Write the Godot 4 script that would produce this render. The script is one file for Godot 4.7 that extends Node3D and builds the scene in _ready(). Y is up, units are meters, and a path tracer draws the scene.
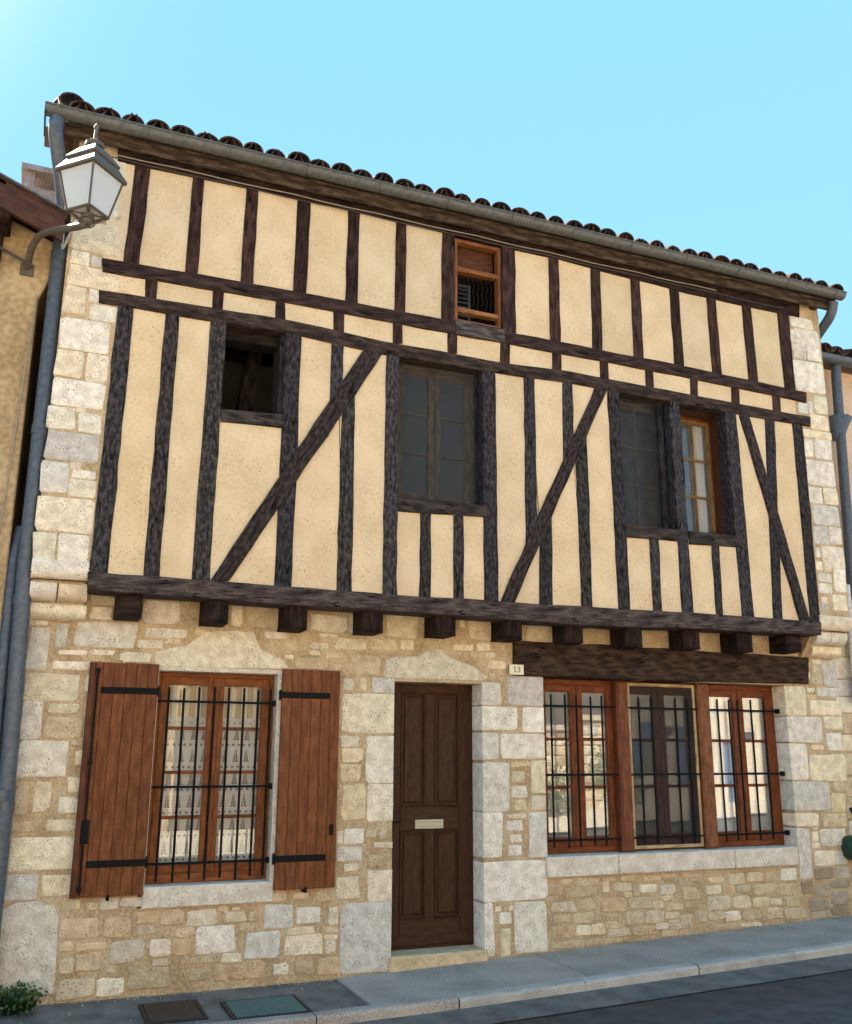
extends Node3D
# A half-timbered house in a shaded street: stone ground floor, jettied timber storey, canal-tile eave, street lantern.
# x runs along the facade, y up, z out towards the street. The stone face of the ground floor is z = 0.

const UPPER_POSTS := [
	[386,6419,510,6452,489,5520,359,5492],
	[856,6390,955,6415,951,5542,847,5520],
	[1312,6390,1420,6417,1411,5536,1306,5515],
	[1766,6384,1883,6413,1879,5557,1762,5533],
	[2238,6389,2344,6415,2340,5562,2233,5541],
	[2703,6398,2799,6420,2797,5535,2695,5515],
	[3163,6411,3286,6440,3284,5538,3153,5513],
	[3782,6421,3923,6453,3921,5529,3766,5501],
	[4297,6399,4410,6424,4401,5527,4291,5508],
	[4775,6433,4888,6457,4874,5516,4759,5496],
	[5250,6404,5360,6427,5352,5501,5241,5483],
	[5723,6366,5841,6390,5843,5508,5732,5489],
	[6196,6358,6315,6382,6320,5487,6204,5468],
	[6666,6352,6780,6374,6797,5485,6676,5465],
	[7146,6344,7303,6374,7296,5472,7157,5450],
]

const SHORT_STUDS := [
	[542,5384,634,5403,641,5248,549,5230],
	[1084,5391,1174,5409,1179,5252,1089,5234],
	[1613,5400,1701,5418,1706,5251,1617,5235],
	[2129,5388,2224,5406,2226,5245,2133,5228],
	[2681,5389,2773,5406,2774,5248,2683,5232],
	[3213,5400,3313,5418,3313,5245,3214,5228],
	[3754,5392,3855,5410,3853,5232,3753,5215],
	[4309,5387,4408,5404,4405,5239,4306,5223],
	[4837,5373,4936,5389,4933,5242,4834,5226],
	[5368,5376,5465,5391,5459,5220,5363,5205],
	[5913,5360,6001,5374,5995,5227,5907,5214],
	[6431,5355,6531,5370,6522,5197,6423,5183],
	[6969,5342,7078,5359,7069,5211,6960,5195],
]

const LOWER_POSTS := [
	[351,5120,475,5144,453,2973,318,2963],
	[722,5130,831,5151,824,2979,706,2971],
	[1082,5136,1213,5160,1203,2990,1067,2980],
	[1714,5109,1853,5134,1852,2984,1711,2974],
	[2119,5122,2227,5142,2224,4615,2118,4428],
	[2228,4625,2344,4826,2354,2975,2226,2966],
	[2622,5102,2745,5123,2747,2979,2623,2971],
	[3559,5102,3693,5124,3695,2975,3562,2966],
	[3997,5103,4107,5121,4097,3604,3974,3355],
	[4124,3662,4251,3918,4231,2977,4100,2969],
	[4406,5108,4519,5126,4509,4440,4387,4191],
	[4527,4482,4659,4749,4646,2979,4530,2972],
	[4910,5082,5037,5102,5054,2982,4926,2974],
	[5632,5072,5758,5090,5763,2981,5632,2974],
	[6310,5079,6465,5101,6491,2984,6344,2975],
	[6843,5080,6969,5098,6840,2980,6726,2973],
	[7209,5074,7348,5093,7331,2987,7199,2979],
	[2958,3675,3055,3685,3054,2980,2954,2973],
	[3265,3679,3364,3689,3360,2978,3266,2972],
	[5307,3666,5410,3675,5408,2975,5307,2969],
	[6032,3670,6130,3679,6115,2978,6032,2973],
]

const BRACES := [
	[2393,5067,2597,5102,1365,2997,1218,2987],
	[4775,5115,4912,5136,3861,2985,3724,2977],
	[6498,5106,6616,5123,7181,2996,7058,2989],
]

const RAILS := [
	[201,5500,212,5379,1731,5529,1736,5404,3222,5524,3221,5395,4554,5521,4550,5395,6034,5505,6024,5383,7444,5464,7430,5348],
	[199,5220,208,5114,1742,5252,1747,5128,2612,5208,2615,5080,3645,5196,3644,5083,4488,5225,4483,5107,6490,5197,6479,5080,7466,5192,7452,5078],
	[311,2960,322,2831,1747,2956,1753,2810,2939,2950,2940,2808,4487,2956,4480,2790,5804,2970,5792,2822,7307,2971,7291,2840],
]

const TOP_PLATE := [
	[232,6578,247,6394,1776,6601,1783,6423,3231,6611,3231,6411,4421,6585,4415,6398,5985,6553,5969,6343,7464,6509,7445,6349],
]

const WINDOW_SILLS_UPPER := [
	[1208,4370,1214,4265,1726,4398,1732,4276],
	[2741,3799,2743,3671,3578,3810,3577,3701],
	[5043,3782,5036,3653,5671,3777,5662,3662],
	[5777,3782,5767,3650,6408,3789,6397,3666],
]

const UPPER_OPENINGS := [
	[1224,5109,1714,5109,1713,4397,1230,4374],
	[2748,5090,3554,5079,3560,3809,2750,3801],
	[5043,5071,5635,5066,5637,3778,5053,3788],
	[5755,5058,6315,5069,6361,3790,5779,3782],
	[3286,6377,3792,6401,3766,5516,3294,5529],
]

const LOWER_OPENINGS := [
	[908,2283,1802,2275,1818,687,950,699],
	[2843,2267,3668,2267,3662,34,2840,34],
	[4279,2330,7072,2359,7046,805,4274,802],
]

const SHUTTERS := [
	[404,2332,891,2328,915,670,426,680],
	[1861,2329,2357,2330,2346,655,1877,666],
]

const BIG_LINTEL := [
	[3976,2664,7392,2646,7359,2375,3970,2349],
]

const SILL_RIGHT := [
	[4257,806,7025,813,7005,645,4255,636],
	[940,716,1829,696,1820,561,950,579],
]

const JOISTS := [
	[520,2843,723,2623],
	[1167,2832,1370,2613],
	[1793,2841,2005,2598],
	[2426,2831,2647,2606],
	[3054,2827,3302,2613],
	[3673,2820,3941,2609],
	[4257,2818,4567,2611],
	[4872,2815,5195,2602],
	[5545,2823,5861,2612],
	[6197,2818,6478,2610],
	[6786,2828,7093,2635],
]

const WALL_STONES := [
	[-47,2592,74,2636,0],
	[-43,2259,99,2569,0],
	[139,2435,220,2611,0],
	[279,2447,722,2637,0],
	[-43,2041,344,2236,0],
	[-37,1769,104,2038,0],
	[365,2764,561,2841,1],
	[366,2661,528,2752,1],
	[757,2650,1032,2834,1],
	[790,2540,1099,2615,1],
	[737,2455,922,2519,1],
	[939,2499,1048,2535,1],
	[175,2383,364,2415,1],
	[392,2391,564,2424,1],
	[611,2347,846,2415,1],
	[142,2270,401,2332,1],
	[384,2120,412,2230,1],
	[138,1952,358,2018,1],
	[124,1771,391,1924,1],
	[314,1722,401,1753,1],
	[355,1580,410,1686,1],
	[-36,1501,306,1756,0],
	[-22,862,415,1086,0],
	[-24,670,187,837,0],
	[212,685,417,825,0],
	[96,1260,216,1473,1],
	[-22,1249,64,1467,1],
	[324,1388,406,1500,1],
	[267,1243,412,1351,1],
	[-27,1125,143,1192,1],
	[202,1121,411,1200,1],
	[379,587,479,653,1],
	[527,586,602,633,1],
	[614,580,738,661,1],
	[751,591,940,652,1],
	[366,397,621,536,2],
	[655,387,848,521,2],
	[870,469,1039,557,2],
	[364,325,457,384,2],
	[477,314,679,366,2],
	[382,176,475,279,2],
	[483,179,647,296,2],
	[695,218,944,364,2],
	[984,241,1128,362,2],
	[377,4,622,133,2],
	[634,-2,824,128,2],
	[847,28,1143,166,2],
	[881,-6,992,26,2],
	[1812,377,2036,549,0],
	[1308,240,1601,426,0],
	[1681,175,1944,360,0],
	[1980,173,2275,319,0],
	[2376,559,2568,722,0],
	[2641,528,2836,766,0],
	[2068,401,2256,515,0],
	[2423,-26,2842,525,0],
	[1047,446,1213,556,2],
	[1235,432,1457,538,2],
	[1509,438,1671,521,2],
	[1693,440,1771,509,2],
	[2322,383,2403,511,2],
	[1466,525,1541,554,2],
	[1568,524,1630,549,2],
	[1156,364,1290,424,2],
	[1630,382,1741,427,2],
	[1629,235,1669,349,2],
	[1992,325,2213,375,2],
	[2306,326,2402,362,2],
	[2305,173,2386,278,2],
	[1136,239,1280,352,2],
	[1510,167,1657,226,2],
	[1221,175,1500,227,2],
	[1229,59,1430,134,2],
	[1451,51,1570,157,2],
	[1602,40,1845,166,2],
	[1901,51,2015,132,2],
	[2071,42,2221,135,2],
	[2245,18,2421,143,2],
	[2215,551,2370,643,2],
	[2039,582,2156,631,2],
	[1844,570,1982,650,2],
	[1431,2663,1525,2821,1],
	[1550,2651,1863,2835,1],
	[2096,2655,2419,2795,1],
	[2437,2646,2509,2832,1],
	[2760,2643,3058,2845,1],
	[2435,2303,2710,2473,1],
	[2303,2510,2586,2608,1],
	[1161,2583,1241,2611,1],
	[1724,2578,1906,2632,1],
	[1880,2489,2057,2568,1],
	[2107,2510,2258,2559,1],
	[1901,2423,1962,2447,1],
	[2097,2461,2184,2489,1],
	[1970,2345,2262,2430,1],
	[2230,2438,2375,2487,1],
	[2301,2348,2377,2384,1],
	[2618,2522,2856,2614,1],
	[2896,2532,3018,2615,1],
	[1764,2512,1800,2540,1],
	[2179,2611,2331,2635,1],
	[3389,2554,3583,2604,1],
	[3624,2563,3749,2619,1],
	[3770,2569,3896,2620,1],
	[3562,2495,3685,2542,1],
	[3696,2500,3800,2541,1],
	[3716,2410,3904,2475,1],
	[3745,2316,3797,2362,1],
	[3451,2758,3502,2833,1],
	[3532,2646,3804,2844,1],
	[4113,2632,4421,2839,1],
	[2649,2169,2845,2293,0],
	[2383,1835,2841,2156,0],
	[2607,1437,2841,1809,0],
	[2621,1141,2837,1428,0],
	[2390,2177,2485,2273,1],
	[2543,2187,2594,2288,1],
	[2382,1725,2543,1812,1],
	[2392,1602,2575,1717,1],
	[2382,1449,2562,1593,1],
	[2402,1146,2610,1430,1],
	[2373,981,2427,1068,0],
	[2435,973,2594,1086,0],
	[2377,839,2581,947,0],
	[2441,769,2549,824,0],
	[2297,279,2394,303,0],
	[3658,2085,3852,2288,0],
	[3924,2092,4258,2347,0],
	[3660,1875,4008,2073,0],
	[4059,1863,4267,2074,0],
	[3658,1621,3819,1845,0],
	[3842,1628,4273,1842,0],
	[3657,1192,3924,1602,0],
	[3943,1562,4115,1608,1],
	[3944,1431,4069,1529,1],
	[3941,1304,4094,1401,1],
	[3969,1197,4073,1287,1],
	[4136,1337,4268,1615,1],
	[4130,1200,4223,1318,1],
	[3655,820,3846,1188,0],
	[4098,804,4274,1180,0],
	[3654,471,4266,792,0],
	[3654,60,3757,462,0],
	[3950,32,4259,458,0],
	[3897,1138,4074,1170,0],
	[3887,1034,4040,1116,0],
	[3920,939,4032,1000,0],
	[3903,832,4024,913,0],
	[3774,399,3821,438,0],
	[3907,398,3942,437,0],
	[3804,299,3918,382,0],
	[3821,36,3909,259,0],
	[4280,496,4419,579,2],
	[4403,587,4515,620,2],
	[4437,461,4758,560,2],
	[4817,495,4894,580,2],
	[4923,494,5129,564,2],
	[5137,448,5207,550,2],
	[5037,445,5125,492,2],
	[5208,474,5388,544,2],
	[5428,448,5591,527,2],
	[5626,511,5740,575,2],
	[5660,387,5862,491,2],
	[5444,403,5566,440,2],
	[4304,357,4544,440,2],
	[4573,359,4734,443,2],
	[4810,329,5062,444,2],
	[5082,345,5320,439,2],
	[5339,335,5460,397,2],
	[5479,310,5662,365,2],
	[5684,323,5855,371,2],
	[4319,275,4494,335,2],
	[4504,263,4719,339,2],
	[4729,270,4796,323,2],
	[4843,268,4997,299,2],
	[5046,217,5233,325,2],
	[5253,220,5453,321,2],
	[5464,241,5616,296,2],
	[5623,153,5756,271,2],
	[4841,203,5004,253,2],
	[4297,149,4518,245,2],
	[4537,158,4683,241,2],
	[4691,157,4820,247,2],
	[4857,128,5088,196,2],
	[5108,120,5335,197,2],
	[5358,162,5489,212,2],
	[5499,149,5621,231,2],
	[5423,94,5585,149,2],
	[4267,50,4625,124,2],
	[4635,40,4986,123,2],
	[5007,52,5182,112,2],
	[5202,61,5401,112,2],
	[4571,565,4781,619,2],
	[4820,586,4956,617,2],
	[5015,585,5153,625,2],
	[5233,567,5434,614,2],
	[5446,582,5599,622,2],
	[5681,583,5874,604,2],
	[6196,500,6379,594,1],
	[6421,514,6600,598,1],
	[6629,506,6745,590,1],
	[6821,505,7006,614,1],
	[5937,289,6189,410,1],
	[6481,396,6745,482,1],
	[5748,545,5875,575,2],
	[5965,522,6138,578,2],
	[5935,430,6107,500,2],
	[6119,427,6258,492,2],
	[6270,423,6434,485,2],
	[6782,381,6953,479,2],
	[6224,287,6423,398,2],
	[6458,293,6649,369,2],
	[6661,294,6806,351,2],
	[6843,269,7014,359,2],
	[5939,204,6121,273,2],
	[6133,185,6306,271,2],
	[6318,182,6541,260,2],
	[6614,174,6807,271,2],
	[6831,161,7076,259,2],
	[6021,103,6273,163,2],
	[6297,95,6531,156,2],
	[5827,80,5972,126,2],
	[6533,98,6771,151,2],
	[7055,386,7205,495,2],
	[7213,341,7403,451,2],
	[7423,403,7669,477,2],
	[7135,216,7387,324,2],
	[7421,256,7652,384,2],
	[7124,144,7374,207,2],
	[7392,147,7635,247,2],
	[7058,2056,7325,2350,0],
	[7370,2063,7783,2215,0],
	[7070,1795,7506,2045,0],
	[7542,1927,7778,2058,0],
	[7555,1717,7741,1893,0],
	[7578,2356,7774,2631,0],
	[7481,2257,7767,2348,0],
	[7356,2293,7447,2341,1],
	[7346,2223,7464,2266,1],
	[7350,1723,7502,1770,1],
	[7456,2589,7566,2631,1],
	[7456,2490,7538,2581,1],
	[7424,2378,7561,2469,1],
	[7047,1433,7277,1779,0],
	[7290,1420,7773,1674,0],
	[7049,1142,7525,1412,0],
	[7052,989,7349,1114,0],
	[7065,510,7211,975,0],
	[7255,621,7503,758,0],
	[7514,620,7675,751,0],
	[7572,1316,7727,1410,1],
	[7260,958,7320,981,1],
	[7250,848,7320,943,1],
	[7240,790,7329,841,1],
	[7388,973,7714,1107,1],
	[7358,798,7681,959,1],
	[7533,1121,7716,1301,1],
	[7238,499,7475,607,1],
	[7496,489,7677,605,1],
	[7148,2473,7334,2536,1],
	[5816,192,5921,282,2],
	[2618,1013,2702,1070,1],
	[2632,792,2764,878,1],
	[7132,2377,7257,2428,1],
	[886,400,1008,451,2],
	[701,158,753,204,2],
	[310,121,363,189,2],
	[226,619,307,661,1],
	[2685,929,2800,977,1],
	[2735,1002,2786,1080,1],
	[7258,2552,7410,2594,1],
	[7349,2434,7399,2496,1],
	[1007,181,1124,221,2],
]

const PIER_STONES_WEST := [
	[-36,5534,324,5799,0],
	[-35,5415,104,5527,0],
	[121,5416,201,5509,0],
	[-39,5232,347,5407,0],
	[-50,4995,113,5224,0],
	[131,5109,207,5224,0],
	[148,4968,346,5101,0],
	[-57,4689,314,4955,0],
	[-61,4467,138,4686,0],
	[163,4454,319,4681,0],
	[-58,4224,316,4444,0],
	[-74,4041,118,4216,0],
	[145,4033,312,4191,0],
	[121,4193,186,4222,0],
	[-73,3797,305,4025,0],
	[-80,3541,112,3778,0],
	[120,3745,192,3791,0],
	[136,3669,302,3737,0],
	[120,3527,316,3660,0],
	[-84,3245,319,3514,0],
	[-77,3017,77,3236,0],
	[95,3023,301,3237,0],
	[20,5883,291,6151,0],
	[55,6219,315,6419,0],
]

const PIER_STONES_EAST := [
	[7327,6235,7640,6357,0],
	[7377,6028,7714,6224,0],
	[7316,5957,7507,6027,0],
	[7520,5864,7713,6025,0],
	[7309,6041,7368,6191,0],
	[7330,5861,7508,5949,0],
	[7299,5487,7727,5842,0],
	[7467,5230,7526,5375,0],
	[7554,5260,7732,5455,0],
	[7326,5224,7455,5340,0],
	[7469,5064,7717,5228,0],
	[7348,4965,7747,5051,0],
	[7341,4732,7468,4930,0],
	[7502,4739,7725,4957,0],
	[7338,4433,7734,4711,0],
	[7335,4231,7529,4408,0],
	[7555,4241,7746,4421,0],
	[7375,4005,7734,4219,0],
	[7357,3795,7562,3988,0],
	[7580,3806,7743,3997,0],
	[7365,3649,7423,3753,0],
	[7443,3552,7746,3782,0],
	[7348,3516,7432,3609,0],
	[7448,3510,7548,3546,0],
	[7371,3399,7542,3481,0],
	[7365,3277,7533,3379,0],
	[7579,3311,7740,3549,0],
	[7386,3175,7459,3236,0],
	[7371,3094,7449,3165,0],
	[7534,3107,7720,3270,0],
]

const SHAPED_STONES := [
	[876,2313,868,2427,978,2463,1099,2484,1240,2601,1492,2625,1622,2624,1694,2490,1887,2402,1923,2335],
	[2735,2297,2761,2443,2828,2472,3060,2487,3178,2559,3278,2554,3378,2482,3581,2420,3725,2329,3662,2290,2849,2286],
	[-40,611,57,657,284,655,343,544,357,297,360,55,6,71,-60,554],
]

const CORBELS_WEST := [
	[-82,2948,314,2903],
	[-73,2866,114,2754],
	[116,2872,327,2760],
	[-60,2742,340,2632],
]

const CORBELS_EAST := [
	[7352,3033,7676,2932],
	[7388,2912,7517,2786],
	[7553,2920,7730,2796],
	[7360,2775,7749,2658],
]
var rng := RandomNumberGenerator.new()
var wob := FastNoiseLite.new()
var mats := {}
var taken := {}

class Shape:
	var v := PackedVector3Array()
	var n := PackedVector3Array()
	var c := PackedColorArray()
	var t := PackedVector2Array()
	var col := Color(1, 1, 1)
	func tri(a: Vector3, b: Vector3, d: Vector3, na: Vector3, nb: Vector3, nd: Vector3, ta := Vector2.ZERO, tb := Vector2.ZERO, td := Vector2.ZERO) -> void:
		if (b - a).cross(d - a).dot(na + nb + nd) > 0.0:
			v.append_array([a, d, b]); n.append_array([na, nd, nb]); t.append_array([ta, td, tb])
		else:
			v.append_array([a, b, d]); n.append_array([na, nb, nd]); t.append_array([ta, tb, td])
		c.append_array([col, col, col])
	func quad(a: Vector3, b: Vector3, d: Vector3, e: Vector3, nn: Vector3, ta := Vector2.ZERO, tb := Vector2.ZERO, td := Vector2.ZERO, te := Vector2.ZERO) -> void:
		tri(a, b, d, nn, nn, nn, ta, tb, td)
		tri(a, d, e, nn, nn, nn, ta, td, te)
	func done() -> ArrayMesh:
		var a := []
		a.resize(Mesh.ARRAY_MAX)
		a[Mesh.ARRAY_VERTEX] = v; a[Mesh.ARRAY_NORMAL] = n; a[Mesh.ARRAY_COLOR] = c; a[Mesh.ARRAY_TEX_UV] = t
		var m := ArrayMesh.new()
		m.add_surface_from_arrays(Mesh.PRIMITIVE_TRIANGLES, a)
		return m

# ---------------------------------------------------------------- scene tree helpers
func unique(called: String) -> String:
	if not taken.has(called):
		taken[called] = 0
		return called
	taken[called] += 1
	return "%s_%03d" % [called, taken[called]]

func thing(called: String, label: String, category: String, group := "", at := Vector3.ZERO) -> Node3D:
	var o := Node3D.new()
	o.name = unique(called)
	add_child(o)
	o.position = at
	o.set_meta("label", label)
	o.set_meta("category", category)
	if group != "":
		o.set_meta("group", group)
	return o

func piece(parent: Node3D, called: String, m: Mesh, material: String, label := "") -> MeshInstance3D:
	var o := MeshInstance3D.new()
	o.name = called
	o.mesh = m
	if m.get_surface_count() > 0:
		o.material_override = mats[material]
	parent.add_child(o, true)
	if label != "":
		o.set_meta("label", label)
	return o

func sub(parent: Node3D, called: String, label := "") -> Node3D:
	var o := Node3D.new()
	o.name = called
	parent.add_child(o, true)
	if label != "":
		o.set_meta("label", label)
	return o

func setting(called: String, m: Mesh, material: String) -> MeshInstance3D:
	var o := piece(self, called, m, material)
	o.set_meta("kind", "structure")
	return o

# ---------------------------------------------------------------- shapes
func jit(a: float) -> float:
	return rng.randf_range(-a, a)

func tint(base: Color, light := 0.08, hue := 0.02) -> Color:
	var k := 1.0 + jit(light)
	return Color(base.r * k * (1.0 + jit(hue)), base.g * k, base.b * k * (1.0 + jit(hue * 1.6)))

func ccw(p: PackedVector2Array) -> PackedVector2Array:
	if Geometry2D.is_polygon_clockwise(p):
		return p
	var q := p.duplicate()
	q.reverse()
	return q

# A bevelled slab: outline in x,y, standing from z back to z front. Texture runs along `along`.
func slab(outline: PackedVector2Array, back: float, front: float, bevel := 0.006, col := Color.WHITE, along := Vector2(0, 1), s: Shape = null) -> Shape:
	if s == null:
		s = Shape.new()
	s.col = col
	var p := outline.duplicate()
	var area := 0.0
	var k := p.size()
	for i in k:
		area += p[i].cross(p[(i + 1) % k])
	if area < 0:
		p.reverse()
	var inner := PackedVector2Array()
	var outn := PackedVector2Array()
	for i in k:
		var e0 := (p[i] - p[(i + k - 1) % k]).normalized()
		var e1 := (p[(i + 1) % k] - p[i]).normalized()
		var o0 := Vector2(e0.y, -e0.x)
		var o1 := Vector2(e1.y, -e1.x)
		outn.append(o1)
		var mm := (o0 + o1)
		mm = mm / maxf(0.5, mm.length_squared() * 0.5)
		inner.append(p[i] - mm * bevel)
	var off := Vector2(wob.get_noise_2d(p[0].x * 900.0, p[0].y * 700.0), wob.get_noise_2d(p[0].y * 800.0, p[0].x * 600.0)) * 5.0
	var side := Vector2(along.y, -along.x)
	var tx := func(q: Vector2) -> Vector2: return Vector2(q.dot(along), q.dot(side)) + off
	var idx := Geometry2D.triangulate_polygon(inner)
	for i in range(0, idx.size(), 3):
		var a: Vector2 = inner[idx[i]]
		var b: Vector2 = inner[idx[i + 1]]
		var d: Vector2 = inner[idx[i + 2]]
		s.tri(Vector3(a.x, a.y, front), Vector3(b.x, b.y, front), Vector3(d.x, d.y, front), Vector3.BACK, Vector3.BACK, Vector3.BACK, tx.call(a), tx.call(b), tx.call(d))
		s.tri(Vector3(a.x, a.y, back), Vector3(b.x, b.y, back), Vector3(d.x, d.y, back), Vector3.FORWARD, Vector3.FORWARD, Vector3.FORWARD, tx.call(a), tx.call(b), tx.call(d))
	for i in k:
		var j := (i + 1) % k
		var o := Vector3(outn[i].x, outn[i].y, 0)
		var f := front - bevel
		var ta: Vector2 = tx.call(p[i])
		var tb: Vector2 = tx.call(p[j])
		var rise := Vector2(0, front - back) if absf((p[j] - p[i]).normalized().dot(along)) > 0.7 else Vector2(front - back, 0)
		s.quad(Vector3(inner[i].x, inner[i].y, front), Vector3(inner[j].x, inner[j].y, front), Vector3(p[j].x, p[j].y, f), Vector3(p[i].x, p[i].y, f), (o + Vector3.BACK).normalized(), tx.call(inner[i]), tx.call(inner[j]), tb, ta)
		s.quad(Vector3(p[i].x, p[i].y, f), Vector3(p[j].x, p[j].y, f), Vector3(p[j].x, p[j].y, back), Vector3(p[i].x, p[i].y, back), o, ta, tb, tb + rise, ta + rise)
	return s

func rect(x0: float, y0: float, x1: float, y1: float) -> PackedVector2Array:
	return PackedVector2Array([Vector2(x0, y0), Vector2(x1, y0), Vector2(x1, y1), Vector2(x0, y1)])

func board(x0: float, y0: float, x1: float, y1: float, back: float, front: float, bevel := 0.004, col := Color.WHITE, s: Shape = null) -> Shape:
	var along := Vector2(0, 1) if absf(y1 - y0) > absf(x1 - x0) else Vector2(1, 0)
	return slab(rect(x0, y0, x1, y1), back, front, bevel, col, along, s)

func block(a: Vector3, b: Vector3, col := Color.WHITE, s: Shape = null) -> Shape:
	if s == null:
		s = Shape.new()
	s.col = col
	var q := [Vector3(a.x, a.y, a.z), Vector3(b.x, a.y, a.z), Vector3(b.x, b.y, a.z), Vector3(a.x, b.y, a.z), Vector3(a.x, a.y, b.z), Vector3(b.x, a.y, b.z), Vector3(b.x, b.y, b.z), Vector3(a.x, b.y, b.z)]
	for f in [[0, 1, 2, 3, Vector3.FORWARD], [4, 5, 6, 7, Vector3.BACK], [0, 1, 5, 4, Vector3.DOWN], [3, 2, 6, 7, Vector3.UP], [0, 3, 7, 4, Vector3.LEFT], [1, 2, 6, 5, Vector3.RIGHT]]:
		s.quad(q[f[0]], q[f[1]], q[f[2]], q[f[3]], f[4])
	return s

func tube(pts: Array, r: float, sides := 10, col := Color.WHITE, s: Shape = null, r_end := -1.0) -> Shape:
	if s == null:
		s = Shape.new()
	s.col = col
	if r_end < 0:
		r_end = r
	var rings := []
	var nor := []
	var dir0: Vector3 = (pts[1] - pts[0]).normalized()
	var up := Vector3.UP if absf(dir0.y) < 0.9 else Vector3.RIGHT
	for i in pts.size():
		var d: Vector3
		if i == 0:
			d = pts[1] - pts[0]
		elif i == pts.size() - 1:
			d = pts[i] - pts[i - 1]
		else:
			d = (pts[i + 1] - pts[i]).normalized() + (pts[i] - pts[i - 1]).normalized()
		d = d.normalized()
		var x := d.cross(up).normalized()
		up = x.cross(d).normalized()
		var ring := []
		var rn := []
		var rr := lerpf(r, r_end, float(i) / (pts.size() - 1))
		for k in sides:
			var a := TAU * k / sides
			var o := x * cos(a) + up * sin(a)
			rn.append(o)
			ring.append(pts[i] + o * rr)
		rings.append(ring)
		nor.append(rn)
	var run := 0.0
	for i in pts.size() - 1:
		var nxt: float = run + (pts[i + 1] - pts[i]).length()
		for k in sides:
			var l := (k + 1) % sides
			var va := float(k) / sides * TAU * r
			var vb := float(k + 1) / sides * TAU * r
			s.tri(rings[i][k], rings[i][l], rings[i + 1][l], nor[i][k], nor[i][l], nor[i + 1][l], Vector2(run, va), Vector2(run, vb), Vector2(nxt, vb))
			s.tri(rings[i][k], rings[i + 1][l], rings[i + 1][k], nor[i][k], nor[i + 1][l], nor[i + 1][k], Vector2(run, va), Vector2(nxt, vb), Vector2(nxt, va))
		run = nxt
	for e in [0, pts.size() - 1]:
		var d2: Vector3 = (pts[0] - pts[1]).normalized() if e == 0 else (pts[e] - pts[e - 1]).normalized()
		for k in sides:
			s.tri(pts[e], rings[e][k], rings[e][(k + 1) % sides], d2, d2, d2)
	return s

func curve(pts: Array, steps := 6) -> Array:
	var cv := Curve3D.new()
	for i in pts.size():
		var a: Vector3 = pts[maxi(i - 1, 0)]
		var b: Vector3 = pts[mini(i + 1, pts.size() - 1)]
		cv.add_point(pts[i], -(b - a) / 6.0, (b - a) / 6.0)
	var out := []
	for i in pts.size() - 1:
		for k in steps:
			out.append(cv.sample(i, float(k) / steps))
	out.append(pts[-1])
	return out

# An old hewn timber: four corners in mm (top left, top right, bottom right, bottom left), edges a little wavy.
func timber(q: Array, back: float, front: float, col: Color, grow := 0.0) -> Shape:
	var a := Vector2(q[0], q[1]) / 1000.0
	var b := Vector2(q[2], q[3]) / 1000.0
	var d := Vector2(q[4], q[5]) / 1000.0
	var e := Vector2(q[6], q[7]) / 1000.0
	var along := ((a + b) - (d + e)).normalized()
	var tuck := maxf(grow, 0.03)
	a += along * grow; b += along * grow; d -= along * tuck; e -= along * tuck
	var steps := maxi(1, int((a - e).length() / 0.16))
	var p := PackedVector2Array()
	var seed_ := rng.randf() * 900.0
	var side := Vector2(along.y, -along.x)
	for i in steps + 1:
		p.append(e.lerp(a, float(i) / steps) + side * wob.get_noise_2d(seed_ + i * 22.0, 3.0) * 0.012)
	for i in steps + 1:
		p.append(b.lerp(d, float(i) / steps) + side * wob.get_noise_2d(seed_ + i * 22.0, 70.0) * 0.012)
	return slab(p, back, front, 0.007, col, along)

# A rail from stations (top x, y, bottom x, y) in mm.
func rail(st: Array, back: float, front: float, col: Color) -> Shape:
	var tops := PackedVector2Array()
	var bots := PackedVector2Array()
	for i in range(0, st.size(), 4):
		tops.append(Vector2(st[i], st[i + 1]) / 1000.0)
		bots.append(Vector2(st[i + 2], st[i + 3]) / 1000.0)
	var p := PackedVector2Array()
	var seed_ := rng.randf() * 900.0
	for row in 2:
		var line := bots if row == 0 else tops
		if row == 1:
			line.reverse()
		for i in line.size() - 1:
			var cuts := maxi(1, int(line[i].distance_to(line[i + 1]) / 0.22))
			for k in cuts:
				p.append(line[i].lerp(line[i + 1], float(k) / cuts) + Vector2(0, wob.get_noise_2d(seed_ + p.size() * 19.0, row * 50.0) * 0.012))
		p.append(line[line.size() - 1])
	return slab(p, back, front, 0.008, col, Vector2(1, 0))

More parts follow.
